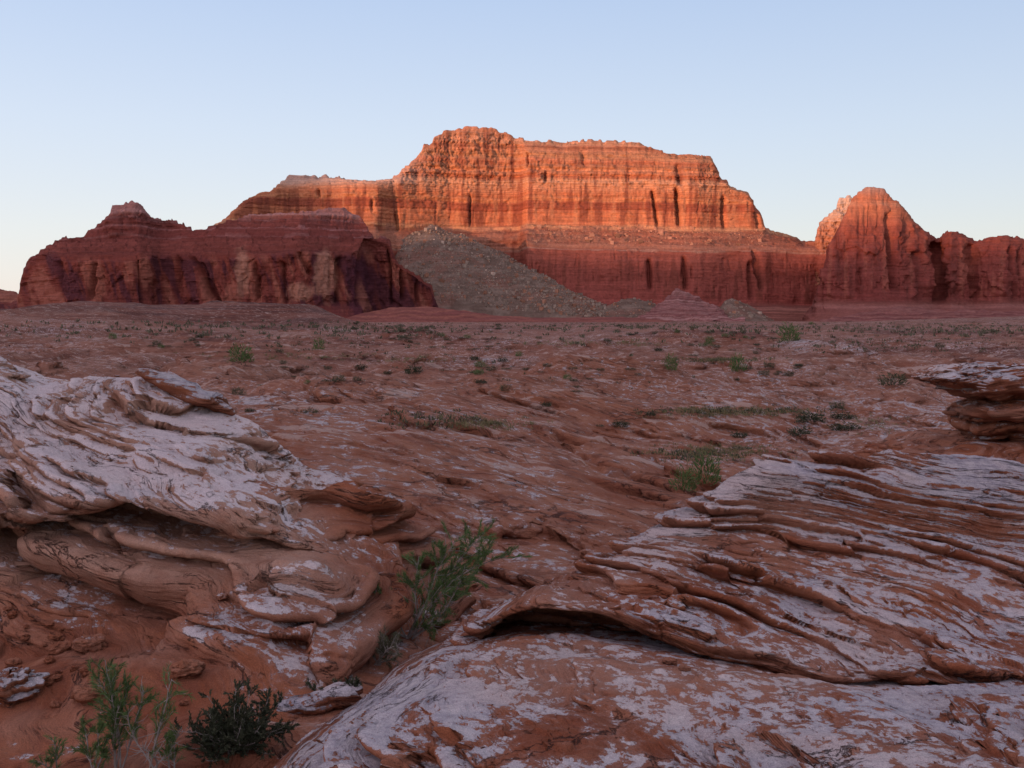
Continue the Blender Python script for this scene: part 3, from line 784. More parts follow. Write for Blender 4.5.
shelf = blob('base', at(1020, 462, 12.4), (2.1, 1.4, 0.42), tilt=-0.10, levels=((0.16, 1, 0.8), (0.06, 0.8, 0.7)), nb=(-0.25, -0.1, 1), fb=(0.18, 2.5), n=(180, 260), seed=79, cbase=0.08)
child(shelf, br)

# ------------------------------------------------------------------ mesas
def cliff(P, seed, amp=1.0, block=1.0, crack=1.0, zt=9.0, steep_from=0.75, grooves=(), lay_z=None, wall=0.0, fl_z=None, big=1.0, crag=1.0, slope_bench=1.0):
    """Erode a lofted mesa: fluted walls, blocky layered ledges, narrow fissures."""
    N = grid_normals(P)
    if N[..., 1].mean() > 0: N = -N
    N = blur(blur(N, 6, 0), 6, 1)
    H = N.copy(); H[..., 2] = 0
    H /= np.linalg.norm(H, axis=-1, keepdims=True) + 1e-6
    st = 1 - sstep(0.35, steep_from + 0.15, np.abs(N[..., 2]))
    x, y, z = P[..., 0], P[..., 1], P[..., 2]
    a = F * x / y * 1.35                      # metres along the face
    PX = 512 + F * x / y; PY = HOR - F * (z - ZC) / y
    lean = 5 * noise(z / 50, 0 * z + seed, 0 * z)
    fw = 1.0 if fl_z is None else np.interp(z, [q[0] for q in fl_z], [q[1] for q in fl_z])
    zc = z.max(axis=0, keepdims=True)
    fade = 0.3 + 0.7 * sstep(0, 14, zc - z)
    off = amp * (11 * big * fbm(a / 80, z / 300 + seed, 0 * z, 2, seed=seed) + 6 * fw * fbm((a + lean) / 24, z / 110, 0 * z, 3, seed=seed + 1))
    if wall:
        r = noise((a + lean) / 17, z / 260, 0 * z + seed)
        off = off + wall * (5.0 * (0.5 - np.abs(r)) )
    f1 = noise((a + lean) / 26 + seed, z / 260 + 0.3, 0 * z)
    g1 = sstep(0.0, 0.3, noise(a / 90, z / 34 + seed, 0 * z))
    off = off - fw * crack * 10 * np.exp(-(f1 / 0.05) ** 2) * g1
    f2 = noise((a + 0.5 * lean) / 9 + seed, z / 120 + 3.3, 0 * z)
    g2 = sstep(0.0, 0.3, noise(a / 40, z / 16 + seed, 0 * z + 4))
    off = off - fw * crack * 4 * np.exp(-(f2 / 0.09) ** 2) * g2
    for (pxa, ya, pxb, yb, w, dep) in grooves:
        t = np.clip((PY - ya) / (yb - ya), 0, 1)
        cx = pxa + (pxb - pxa) * t + 0.8 * noise(z / 12, 0 * z, 0 * z + pxa)
        vert = sstep(ya - 3, ya + 4, PY) * (1 - sstep(yb - 4, yb + 3, PY))
        off = off - dep * np.exp(-((PX - cx) / w) ** 2) * vert
    bil = np.abs(fbm((a + lean) / 21, z / 26, 0 * z, 3, seed=seed + 8)) - 0.3
    bil2 = np.abs(noise(a / 8.5, z / 10, 0 * z + seed)) - 0.3
    blkc = cells(a / 15.0 + 0.25 * noise(a / 20, z / 20, 0 * z), z / 22.0, int(seed))
    blkd = cells(a / 6.0 + 0.2 * noise(a / 9, z / 9, 0 * z), z / 8.0, int(seed) + 3)
    off = (off + crag * (4.0 * bil + 1.6 * bil2 + 2.2 * blkc + 0.9 * blkd)) * fade
    P = P + H * (off * st)[..., None]
    x, y, z = P[..., 0], P[..., 1], P[..., 2]
    zz = z + 2.5 * fbm(a / 120, 0 * x, 0 * x, 2, seed=seed + 2)
    lw = 1.0 if lay_z is None else np.interp(zz, [q[0] for q in lay_z], [q[1] for q in lay_z])
    for t, am in ((zt, 3.0), (zt * 0.37, 1.6), (zt * 0.17, 1.0)):
        q = zz / t; q = q + 0.35 * np.sin(q * 1.9 + seed); i = np.floor(q); fr = q - i
        lay = noise(i * 0.73 + 0.37, i * 0.31 + seed, 0 * i + 0.5)
        blk = noise(a / (t * 1.6) + i * 5.7, i * 1.3 + 0.2, 0 * i) + 0.7 * noise(a / (t * 4.0) + 9.1, i * 0.35, 0 * i)
        cap_ = np.exp(-((fr - 0.0) / 0.10) ** 2) + np.exp(-((fr - 1.0) / 0.10) ** 2)
        P = P + H * ((fade * block * am * lw * (1.6 * lay + 1.6 * np.round(blk * 3) / 3 - 0.9 * cap_)) * st)[..., None]
    P[..., 2] += (1 - st) * 0.9 * amp * fbm(x / 22, y / 22, 0 * x, 4, seed=seed + 4)
    P = P + H * (st * 0.7 * fbm(a / 8, z / 1.9, 0 * z, 3, seed=seed + 6))[..., None]
    # slopes climb in low benches
    for t in (7.0, 2.6):
        q = (P[..., 2] + 1.5 * fbm(a / 40, 0 * x, 0 * x, 3, seed=seed + 9) + t * 0.3 * cells(a / (2.2 * t), y / (2.2 * t), 5)) / t
        q = q + 0.3 * np.sin(q * 1.7 + seed)
        i = np.floor(q); g_ = sstep(0.62, 0.98, q - i)
        P[..., 2] += (i + g_ - q) * t * 0.75 * (1 - st) * (y < 1560) * slope_bench * sstep(12, 30, P[..., 2])
    return P, zz, st

def jag(pts, amp, seed, step=1.5):
    """Break a smooth crest line into small blocky steps."""
    def f(x):
        n = noise(x / 7.0 + seed, 0 * x, 0 * x) + 0.6 * noise(np.round(x / step) * step / 2.3, 0 * x + seed, 0 * x)
        return val(pts, x) + amp * (0.5 * n + 0.5 * np.round(n * 2.5) / 2.5)
    return f

def clampcrest(py, crest, k):
    return lambda x: np.maximum(val(py, x), val(crest, x) + 0.8 * k)

sandy = vcol_mat('mesa_sandstone', 1.0, 0.12, 2.0)

# main mesa
CR = [(150, 262), (190, 240), (205, 232), (215, 224), (226, 217), (236, 207), (244, 200), (254, 194), (262, 192), (270, 190.5), (278, 183), (287, 175), (324, 174), (340, 176), (350, 178), (375, 180), (391, 177), (399, 173.5), (401, 170), (407, 164), (410, 161), (416, 156), (422, 149.5), (422.6, 144), (432, 142), (434, 135), (442, 133), (443, 128), (463, 127.6), (463.6, 125), (480, 125.6), (497, 128), (507, 131), (517, 137), (540, 139.5), (569, 141), (577, 139), (610, 139), (630, 140), (646, 143), (648, 146), (651, 144.5), (653, 147.5), (668, 151), (678, 154), (690, 153.5), (699, 153), (712, 157), (716, 164), (720, 172), (721, 178), (727, 179), (730, 185), (740, 189), (748, 192), (753, 200), (756, 205), (760, 212), (763, 219), (764.6, 227), (774, 230), (790, 235), (796, 237), (803, 241), (816, 240), (826, 243), (840, 246), (860, 250), (1100, 262), (1200, 300)]
DC = [(150, 1330), (230, 1400), (290, 1440), (400, 1440), (450, 1480), (560, 1500), (700, 1500), (765, 1540), (800, 1560), (1100, 1560), (1200, 1600)]
REC = lambda x: sstep(372, 396, x) * (1 - sstep(517, 527, x))
dd = lambda k: (lambda x: val(DC, x) + k * (1 - 0.5 * REC(x)))
def build_main():
    rows = [
        ([(150, 325), (1200, 325)], dd(-270)),
        ([(150, 320), (560, 320), (640, 318), (720, 315), (820, 312), (1200, 312)], dd(-240)),
        ([(150, 300), (520, 300), (600, 300), (700, 300), (760, 303), (830, 304), (900, 300), (1200, 305)], dd(-190)),
        (clampcrest([(150, 282), (1200, 282)], CR, 9), dd(-178)),
        (clampcrest([(150, 262), (520, 262), (1200, 266)], CR, 8), dd(-172)),
        (clampcrest([(150, 246), (400, 245), (520, 238), (540, 246), (600, 250), (700, 249), (800, 248), (1200, 262)], CR, 7), dd(-158)),
        (clampcrest([(150, 240), (400, 238), (520, 232), (545, 236), (640, 240), (800, 243), (1200, 262)], CR, 6), dd(-130)),
        (clampcrest([(150, 236), (300, 236), (400, 230), (540, 223), (640, 227), (765, 229), (1200, 262)], CR, 5), dd(-72)),
        (clampcrest([(150, 212), (300, 212), (400, 206), (540, 200), (765, 203), (1200, 262)], CR, 4), dd(-60)),
        (clampcrest([(150, 200), (300, 196), (400, 189), (540, 182), (765, 185), (1200, 262)], CR, 3), dd(-54)),
        (clampcrest([(150, 190), (300, 186), (400, 178), (540, 170), (765, 175), (1200, 262)], CR, 2), dd(-44)),
        (clampcrest([(150, 190), (300, 182), (400, 170), (470, 145), (540, 153), (765, 163), (1200, 262)], CR, 1), dd(-28)),
        (jag(CR, 2.3, 3), dd(0)),
        (lambda x: HOR - (HOR - val(CR, x)) * 0.80, dd(350)),
        (('z', 60.0), dd(430)),
        (('z', -5.0), dd(520))]
    P = sheet(rows, 150, 1200, 0.85, 0.75, 0.7, 0.9)
    P, zz, st = cliff(P, 3.0, amp=0.8, zt=7.0, block=0.65, crack=0.6, wall=0.1, crag=0.22, fl_z=[(0, .9), (100, .9), (140, .2), (200, .25), (215, .2)], lay_z=[(0, .5), (30, .12), (95, .12), (104, .5), (138, .3), (165, .5), (195, .7), (208, 1.3), (300, 1.4)],
        grooves=[(653, 190, 658, 226, 1.6, 16), (677, 188, 680, 226, 2.0, 20), (726, 196, 727, 228, 1.8, 16), (755, 200, 759, 228, 1.6, 12), (526, 152, 526, 166, 1.5, 16),
                 (546, 172, 546, 182, 1.5, 12), (583, 150, 586, 166, 2.5, 14), (678, 164, 681, 184, 2.5, 16), (470, 195, 470, 226, 1.0, 8), (649, 258, 650, 290, 2.2, 16), (684, 256, 686, 290, 2.2, 16), (754, 246, 762, 290, 2.4, 18),
                 (752, 262, 753, 300, 2.6, 18), (395, 212, 398, 236, 1.6, 10), (372, 200, 372, 212, 1.5, 8), (317, 186, 318, 197, 1.6, 12)])
    x, y, z = P[..., 0], P[..., 1], P[..., 2]
    PX = 512 + F * x / y
    zb = zz + 1.5 * fbm(x / 40, y / 40, z / 40, 3, seed=8) + 4
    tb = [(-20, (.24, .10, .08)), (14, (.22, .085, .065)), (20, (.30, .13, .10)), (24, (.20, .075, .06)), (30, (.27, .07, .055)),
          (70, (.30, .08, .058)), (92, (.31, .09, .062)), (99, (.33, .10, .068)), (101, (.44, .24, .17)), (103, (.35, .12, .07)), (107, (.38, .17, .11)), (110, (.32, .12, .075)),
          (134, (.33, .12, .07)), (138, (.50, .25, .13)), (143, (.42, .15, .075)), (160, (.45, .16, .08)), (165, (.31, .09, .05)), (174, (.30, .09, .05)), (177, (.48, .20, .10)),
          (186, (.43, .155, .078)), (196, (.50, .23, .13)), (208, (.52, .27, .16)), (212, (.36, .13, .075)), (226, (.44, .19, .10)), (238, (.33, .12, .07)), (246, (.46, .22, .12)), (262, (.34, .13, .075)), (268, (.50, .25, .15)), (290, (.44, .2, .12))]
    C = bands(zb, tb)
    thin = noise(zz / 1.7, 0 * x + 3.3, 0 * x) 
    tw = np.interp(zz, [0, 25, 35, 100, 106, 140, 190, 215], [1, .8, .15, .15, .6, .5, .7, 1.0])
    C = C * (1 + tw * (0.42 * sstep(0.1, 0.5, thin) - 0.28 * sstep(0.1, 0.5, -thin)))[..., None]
    # varnish streaks
    AF = PX * 1.35
    s1 = fbm(AF / 8, 0 * z, z / 110, 3, seed=9) + 0.5 * noise(AF / 40, 0 * z, z / 60)
    C = mixc(C, (.17, .05, .035), 0.65 * sstep(0.10, 0.5, s1) * st)
    C = mixc(C, (.50, .23, .12), 0.45 * sstep(0.12, 0.55, -s1) * st * sstep(95, 130, zz))
    # west end: pale cap
    w = (1 - sstep(380, 440, PX))
    C = mixc(C, (.50, .34, .27), w * sstep(188, 200, zz) * 0.7)
    # rubble on the bench
    bench = sstep(104, 110, zz) * (1 - sstep(133, 138, zz)) * sstep(0.0, 0.2, fbm(x / 30, y / 30, z / 30, 3, seed=12) + 0.05) * (1 - sstep(760, 790, PX))
    C = mixc(C, (.34, .155, .10), bench * 0.7)
    P[..., 2] += bench * 2.0 * np.abs(fbm(x / 7, y / 7, z / 7, 2, seed=13))
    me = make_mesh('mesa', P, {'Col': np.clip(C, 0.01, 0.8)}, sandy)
    global BENCH
    BENCH = P[(zz > 105) & (zz < 136) & (st < 0.75) & (PX > 530) & (PX < 765) & (y < 1500)]
    return link('mesa', me, kind='structure', label='tall flat-topped red sandstone mesa glowing in the last sun', category='mesa')
build_main()

# left mesa
LCR = [(0, 300), (10, 303), (18, 300), (20, 288), (22, 276), (25, 266), (29, 258), (36, 252), (45, 246), (54, 240), (62, 235), (84, 233), (92, 227), (98, 223), (110, 214), (113, 204), (124, 201), (135, 199), (143, 205), (151, 215), (172, 218), (184, 222), (194, 228), (208, 226), (225, 220), (244, 214), (280, 210), (320, 207), (344, 206), (350, 209), (357, 213), (361, 216), (366, 223), (370, 231), (375, 237), (380, 234), (386, 235), (391, 240), (393, 248), (395, 257), (401, 264), (407, 268), (414, 272), (421, 276), (427, 281), (432, 284), (434, 288), (436, 296), (439, 306), (450, 322), (470, 330)]
LD = [(0, 1210), (25, 1130), (60, 1090), (140, 1080), (160, 1110), (200, 1090), (300, 1090), (360, 1120), (375, 1100), (395, 1095), (436, 1120), (470, 1150)]
dl = lambda k: (lambda x: val(LD, x) + k * (1 - 0.65 * sstep(360, 376, x)) * (0.25 + 0.75 * sstep(10, 60, x)))
def build_left():
    rows = [
        ([(0, 325), (470, 332)], dl(-130)),
        ([(0, 322), (360, 322), (470, 330)], dl(-110)),
        (clampcrest([(0, 305), (380, 304), (410, 300), (436, 302), (470, 328)], LCR, 6), dl(-92)),
        (clampcrest([(0, 285), (470, 285)], LCR, 5), dl(-86)),
        (clampcrest([(0, 268), (40, 262), (130, 262), (150, 258), (200, 262), (280, 256), (300, 252), (340, 258), (360, 250), (370, 240), (390, 262), (470, 290)], LCR, 4), dl(-80)),
        (clampcrest([(0, 262), (40, 254), (70, 250), (130, 252), (150, 248), (200, 250), (280, 246), (300, 241), (340, 246), (362, 238), (370, 236), (470, 280)], LCR, 3), dl(-66)),
        (clampcrest([(0, 255), (40, 247), (60, 243), (190, 240), (300, 230), (370, 234)], LCR, 2), dl(-36)),
        (clampcrest([(0, 255), (60, 240), (190, 234), (300, 219), (370, 234)], LCR, 1), dl(-16)),
        (jag(LCR, 1.4, 8), dl(0)),
        (lambda x: HOR - (HOR - val(LCR, x)) * 0.80, dl(140)),
        (('z', 0.0), dl(230))]
    P = sheet(rows, 0, 470, 0.7, 0.6, 0.6, 1.0)
    P, zz, st = cliff(P, 11.0, amp=0.9, zt=6.5, block=0.5, crack=0.35, wall=0.1, big=1.0, fl_z=[(0, .55), (300, .55)], lay_z=[(0, .15), (66, .15), (80, .8), (140, .9)],
        grooves=[(137, 258, 144, 304, 2.6, 12), (190, 256, 217, 304, 4, 14), (200, 262, 219, 304, 2.4, 9), (366, 238, 360, 306, 3.5, 40), (297, 250, 312, 276, 3, 10), (283, 262, 286, 304, 2, 8), (340, 256, 338, 304, 3, 12), (55, 262, 56, 300, 3, 12), (95, 262, 92, 300, 2.5, 10), (175, 256, 170, 300, 3, 8), (403, 268, 404, 300, 2, 12), (388, 250, 390, 304, 1.8, 10), (420, 280, 420, 302, 1.6, 9), (256, 262, 258, 302, 2.6, 9)])
    x, y, z = P[..., 0], P[..., 1], P[..., 2]
    PX = 512 + F * x / y
    zb = zz + 1.0 * fbm(x / 40, y / 40, z / 40, 3, seed=8)
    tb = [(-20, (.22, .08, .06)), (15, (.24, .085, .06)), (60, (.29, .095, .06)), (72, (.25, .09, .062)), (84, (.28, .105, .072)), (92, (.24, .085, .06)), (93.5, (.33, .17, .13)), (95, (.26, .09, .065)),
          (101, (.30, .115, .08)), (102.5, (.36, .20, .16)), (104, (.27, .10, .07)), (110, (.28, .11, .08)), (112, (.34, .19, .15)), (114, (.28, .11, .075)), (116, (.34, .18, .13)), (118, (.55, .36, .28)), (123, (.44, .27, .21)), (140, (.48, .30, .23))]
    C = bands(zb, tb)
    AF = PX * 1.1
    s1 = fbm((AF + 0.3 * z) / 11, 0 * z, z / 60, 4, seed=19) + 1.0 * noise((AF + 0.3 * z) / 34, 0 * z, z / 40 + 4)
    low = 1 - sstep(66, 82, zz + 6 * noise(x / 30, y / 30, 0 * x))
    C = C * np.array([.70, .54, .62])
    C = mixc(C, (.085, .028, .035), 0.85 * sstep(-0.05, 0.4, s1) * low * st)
    C = mixc(C, (.07, .022, .032), 0.8 * sstep(0.3, 0.7, G(PX, zz, 362, 36, 20, 40) + 0.25 * noise(PX / 6, zz / 10, 0 * z)) * low)  # shade of the crevice beside the spur, painted into the rock colour
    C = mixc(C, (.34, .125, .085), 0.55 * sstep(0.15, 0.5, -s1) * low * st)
    for (cx, cz, sx, sz) in ((243, 52, 8, 26), (326, 50, 12, 26), (300, 30, 14, 10)):
        C = mixc(C, (.40, .19, .13), 0.8 * sstep(0.2, 0.7, np.exp(-((PX - cx) / sx) ** 2 - ((zz - cz) / sz) ** 2) + 0.3 * noise(x / 7, y / 7, z / 12)))
    thin = noise(zz / 1.3, 0 * x + 3.3, 0 * x)
    tw = np.interp(zz, [0, 66, 80], [.15, .15, 1])
    C = C * (1 + tw * (0.22 * sstep(0.1, 0.5, thin) - 0.18 * sstep(0.1, 0.5, -thin)))[..., None]
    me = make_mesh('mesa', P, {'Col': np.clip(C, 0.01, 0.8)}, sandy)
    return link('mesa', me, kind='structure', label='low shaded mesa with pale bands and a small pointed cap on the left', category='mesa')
build_left()

# right dome and towers
RCR = [(800, 322), (815, 300), (822, 268), (827, 246), (834, 234), (840, 221), (843.5, 213), (849, 202), (852, 196), (858, 189), (863, 185.5), (869, 183.5), (877, 184), (884, 186.5), (890, 192), (892, 196), (897, 198), (906, 209), (913, 218), (920, 226), (928, 231), (935, 236), (939, 237.5), (942, 233), (946, 230), (951, 228), (960, 230.5), (967, 235), (973, 238), (982, 238.6), (986, 237), (990, 236), (1000, 234.5), (1008, 234), (1019, 236), (1024, 238), (1060, 246), (1100, 240), (1160, 250), (1260, 262)]
RD = [(800, 1330), (835, 1300), (870, 1290), (905, 1300), (937, 1350), (951, 1320), (975, 1345), (1000, 1325), (1030, 1345), (1260, 1380)]
dr = lambda k: (lambda x: val(RD, x) + k)
def build_right():
    rows = [
        ([(800, 330), (1260, 328)], dr(-190)),
        ([(800, 326), (850, 318), (1260, 318)], dr(-165)),
        ([(800, 324), (830, 314), (850, 304), (880, 299), (920, 303), (960, 307), (1260, 306)], dr(-120)),
        (clampcrest([(800, 300), (850, 300), (880, 288), (920, 297), (1260, 296)], RCR, 8), dr(-100)),
        (clampcrest([(800, 285), (850, 285), (880, 275), (1260, 280)], RCR, 7), dr(-90)),
        (clampcrest([(800, 268), (1260, 262)], RCR, 6), dr(-80)),
        (clampcrest([(800, 250), (1260, 250)], RCR, 5), dr(-66)),
        (clampcrest([(800, 236), (1260, 243)], RCR, 4), dr(-54)),
        (clampcrest([(800, 220), (1260, 240)], RCR, 3), dr(-40)),
        (clampcrest([(800, 205), (1260, 240)], RCR, 2), dr(-24)),
        (clampcrest([(800, 196), (1260, 240)], RCR, 1), dr(-12)),
        (jag(RCR, 1.5, 12), dr(0)),
        (lambda x: HOR - (HOR - val(RCR, x)) * 0.85, dr(90)),
        (('z', 0.0), dr(220))]
    P = sheet(rows, 800, 1260, 0.7, 0.65, 0.7, 1.1)
    P, zz, st = cliff(P, 23.0, amp=0.8, zt=9.0, block=0.7, crack=0.6, wall=0.2, big=1.2, crag=1.7, fl_z=[(0, .7), (300, .7)], lay_z=[(0, 1), (26, .8), (34, .12), (145, .15), (158, 1), (200, 1)],
        grooves=[(890, 212, 896, 290, 4.0, 26), (870, 206, 868, 246, 9, 13), (937, 240, 938, 305, 4, 26), (974, 242, 974, 300, 3, 16), (852, 235, 842, 262, 4, 10), (1010, 246, 1014, 300, 2.5, 12), (1019, 250, 1021, 300, 1.8, 8), (860, 250, 858, 300, 1.8, 7), (917, 250, 920, 300, 2.2, 8)])
    x, y, z = P[..., 0], P[..., 1], P[..., 2]
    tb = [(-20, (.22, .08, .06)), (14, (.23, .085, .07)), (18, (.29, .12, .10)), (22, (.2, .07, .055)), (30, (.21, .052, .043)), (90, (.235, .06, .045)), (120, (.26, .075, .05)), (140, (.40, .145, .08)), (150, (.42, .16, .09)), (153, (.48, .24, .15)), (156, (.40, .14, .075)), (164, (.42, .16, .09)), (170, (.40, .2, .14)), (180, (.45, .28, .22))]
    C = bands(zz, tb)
    AF = F * x / y * 1.35
    s1 = fbm(AF / 9, 0 * z, z / 120, 3, seed=29) + 0.5 * noise(AF / 36, 0 * z, z / 60 + 4)
    C = mixc(C, (.13, .04, .032), 0.6 * sstep(0.05, 0.5, s1) * st)
    C = mixc(C, (.38, .13, .085), 0.4 * sstep(0.15, 0.55, -s1) * st)
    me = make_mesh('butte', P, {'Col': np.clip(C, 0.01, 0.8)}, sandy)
    link('butte', me, kind='structure', label='dome-shaped dark red butte with rounded towers on the right', category='butte')
    # pale tower behind the dome
    TC = [(808, 262), (815, 250), (816.5, 241), (818, 230), (820, 222), (825, 216), (831, 212), (836, 207.5), (838, 199), (839, 196.6), (844, 195.5), (849, 194), (856, 197), (862, 215), (866, 260)]
    dt = lambda k: (lambda x: 1440 + k + 0 * x)
    rows = [(('z', 40.0), dt(-60)), (clampcrest([(808, 250), (866, 250)], TC, 4), dt(-30)), (clampcrest([(808, 225), (866, 225)], TC, 2), dt(-20)), (clampcrest([(808, 208), (866, 208)], TC, 1), dt(-10)), (TC, dt(0)),
            (lambda x: HOR - (HOR - val(TC, x)) * 0.9, dt(50)), (('z', 0.0), dt(120))]
    P = sheet(rows, 808, 866, 0.5, 0.6, 0.4, 1)
    P, zz, st = cliff(P, 31.0, amp=0.3, zt=8.0, block=0.6, crack=0.4)
    C = bands(zz, [(90, (.38, .15, .09)), (130, (.42, .2, .13)), (150, (.50, .32, .23)), (180, (.5, .36, .28))])
    me = make_mesh('rock_tower', P, {'Col': C}, sandy)
    link('rock_tower', me, kind='structure', label='small pale rock tower behind the left shoulder of the red dome', category='rock tower')
build_right()

# low far hill at the left edge
def hill(name, pts, d, thick, cols, label, seed, rough=5.0, base=326):
    px0, px1 = pts[0][0], pts[-1][0]
    k1 = lambda x: 318 + (val(pts, x) - 318) * 0.45
    rows = [(('z', -1.0), d - thick * 0.6), (lambda x: np.minimum(base, 320 + 0 * x), d - thick * 0.5), (k1, d - thick * 0.22), (pts, d), (k1, d + thick * 0.4), (('z', -1.0), d + thick)]
    P = sheet(rows, px0, px1, 0.8, 0.5, 1.5, 2.5)
    x, y, z = P[..., 0], P[..., 1], P[..., 2]
    N = grid_normals(P)
    if N[..., 2].mean() < 0: N = -N
    P = P + N * (rough * fbm(x / 24, y / 24, z / 12, 4, seed=seed))[..., None]
    zz = P[..., 2] + 3.0 * fbm(x / 30, y / 30, 0 * x, 3)
    n = noise(zz / 2.3, 0 * x + seed, 0 * x)
    C = lerp3(cols[0], cols[1], sstep(-0.3, 0.4, n))
    me = make_mesh(name, P, {'Col': C}, sandy)
    return link(name, me, kind='structure', label=label, category='hill')
hill('low_hill', [(-300, 300), (-60, 284), (0, 287), (12, 289), (20, 292), (40, 312), (60, 330)], 1500, 160, ((.22, .08, .06), (.32, .13, .09)), 'low far red hill at the left edge of the plain', 5)
hill('banded_hill', [(636, 323), (650, 312), (664, 300), (674, 290), (680, 286), (688, 289), (700, 296), (714, 304), (730, 314), (745, 323)], 1215, 90, ((.20, .075, .07), (.36, .19, .17)), 'small purple banded hill at the foot of the lit mesa', 6, 5.0)
hill('banded_hill', [(820, 324), (850, 316), (880, 308), (905, 305), (940, 310), (975, 309), (1010, 312), (1100, 306), (1200, 312), (1240, 324)], 1090, 90, ((.17, .06, .055), (.28, .12, .10)), 'long dark banded foothill below the dome on the right', 7, 3.0)
hill('banded_hill', [(330, 326), (360, 313), (390, 306), (430, 304), (480, 312), (540, 319), (600, 317), (640, 318), (670, 324)], 1010, 60, ((.20, .07, .06), (.27, .10, .075)), 'low maroon bench below the grey talus slope', 8, 1.5)

# ------------------------------------------------------------------ talus
def build_talus():
    TC = [(385, 262), (396, 243), (404, 237), (416, 232), (424, 227), (430, 221), (436, 223), (446, 228), (470, 236), (500, 250), (530, 267), (560, 283), (600, 304), (625, 314), (655, 324)]
    out = []
    def cone(crest, px0, px1, dt, db, seed, label):
        dtf = dt if callable(dt) else (lambda x: dt + 0 * x)
        rows = [(('z', -3.0), db - 25), (lambda x: np.maximum(322.0 + 0 * x, val(crest, x) + 2), db), 
                (lambda x: 321 + (val(crest, x) - 321) * 0.30, lambda x: db + (dtf(x) - db) * 0.28),
                (lambda x: 321 + (val(crest, x) - 321) * 0.65, lambda x: db + (dtf(x) - db) * 0.62),
                (crest, dtf), (lambda x: val(crest, x) + 1, lambda x: dtf(x) + 30), (('z', 0.0), lambda x: dtf(x) + 60)]
        P = sheet(rows, px0, px1, 0.8, 0.8, 2, 3)
        x, y, z = P[..., 0], P[..., 1], P[..., 2]
        P[..., 2] += 4.0 * fbm(x / 40, y / 60, 0 * x, 3, seed=seed) + 1.5 * fbm(x / 9, y / 9, z / 9, 3, seed=seed + 1) 
        n = fbm(x / 20, y / 20, z / 20, 4, seed=seed + 2)
        C = lerp3((.16, .105, .08), (.22, .155, .12), sstep(-0.3, 0.4, n))
        C = mixc(C, (.24, .11, .08), 0.5 * sstep(0.0, 0.5, fbm(x / 60, y / 30, 0 * x, 3, seed=seed + 5)))
        me = make_mesh('talus_slope', P, {'Col': C}, sandy)
        o = link('talus_slope', me, kind='structure', label=label, category='talus slope')
        return P
    P1 = cone(TC, 385, 655, lambda x: np.interp(x, [385, 430, 500, 560, 655], [1375, 1385, 1360, 1300, 1240]), 1205, 51, 'wide grey talus fan spilling from the lit mesa')
    P2 = cone([(560, 322), (590, 312), (610, 303), (622, 298), (636, 299), (655, 304), (672, 311), (690, 322)], 560, 690, 1300, 1200, 55, 'small grey debris cone right of the talus fan')
    P3 = cone([(706, 324), (715, 312), (725, 300), (731, 297), (742, 302), (760, 314), (775, 324)], 706, 775, 1290, 1190, 58, 'little grey debris cone below the right end of the mesa')
    # boulders: countless, one object
    rng = np.random.RandomState(4)
    V = []; Fc = []; Cc = []
    base = np.array([(-1, -1, -1), (1, -1, -1), (1, 1, -1), (-1, 1, -1), (-1, -1, 1), (1, -1, 1), (1, 1, 1), (-1, 1, 1)], float)
    faces = [(0, 3, 2, 1), (4, 5, 6, 7), (0, 1, 5, 4), (1, 2, 6, 5), (2, 3, 7, 6), (3, 0, 4, 7)]
    for P, cnt in ((P1, 8000), (P2, 500), (P3, 260)):
        nr, nc = P.shape[:2]
        for q in range(cnt):
            i = int(nr * rng.uniform(0.12, 0.80)); j = rng.randint(2, nc - 2)
            s = 0.5 * rng.pareto(2.4) + 0.45
            s = min(s, 2.6)
            c = P[i, j] + (0, 0, 0.3 * s)
            b = base * rng.uniform(0.6, 1.1, (8, 3)) * s * rng.uniform(0.6, 1.2, 3)
            a = rng.uniform(0, 6.28)
            R = np.array([[math.cos(a), -math.sin(a), 0], [math.sin(a), math.cos(a), 0], [0, 0, 1]])
            k = len(V) * 8
            V.append(b @ R.T + c)
            Fc += [tuple(k + t for t in f) for f in faces]
            g = rng.uniform(0.75, 1.35)
            Cc.append(np.tile(np.array([.34, .255, .20]) * g * (1.5 if rng.rand() < .04 else 0.9) if rng.rand() > .25 else np.array([.34, .17, .11]) * g, (8, 1)))
    for q in range(900):
        c = BENCH[rng.randint(len(BENCH))]
        s = min(0.5 * rng.pareto(2.4) + 0.5, 3.5)
        b = base * rng.uniform(0.6, 1.1, (8, 3)) * s * rng.uniform(0.6, 1.2, 3)
        k = len(V) * 8
        V.append(b + c); Fc += [tuple(k + t for t in f) for f in faces]
        Cc.append(np.tile(np.array([.36, .19, .13]) * rng.uniform(0.6, 1.4), (8, 1)))
    V = np.concatenate(V); Cc = np.concatenate(Cc)
    me = bpy.data.meshes.new('talus_boulders')
    me.from_pydata(V.tolist(), [], Fc)
    atc = me.attributes.new('Col', 'FLOAT_COLOR', 'POINT')
    c4 = np.ones((len(V), 4), np.float32); c4[:, :3] = np.clip(Cc, 0, .7)
    atc.data.foreach_set('color', c4.ravel())
    me.materials.append(sandy)
    link('talus_boulders', me, kind='stuff', label='countless grey boulders strewn over the talus slopes', category='boulders')
build_talus()

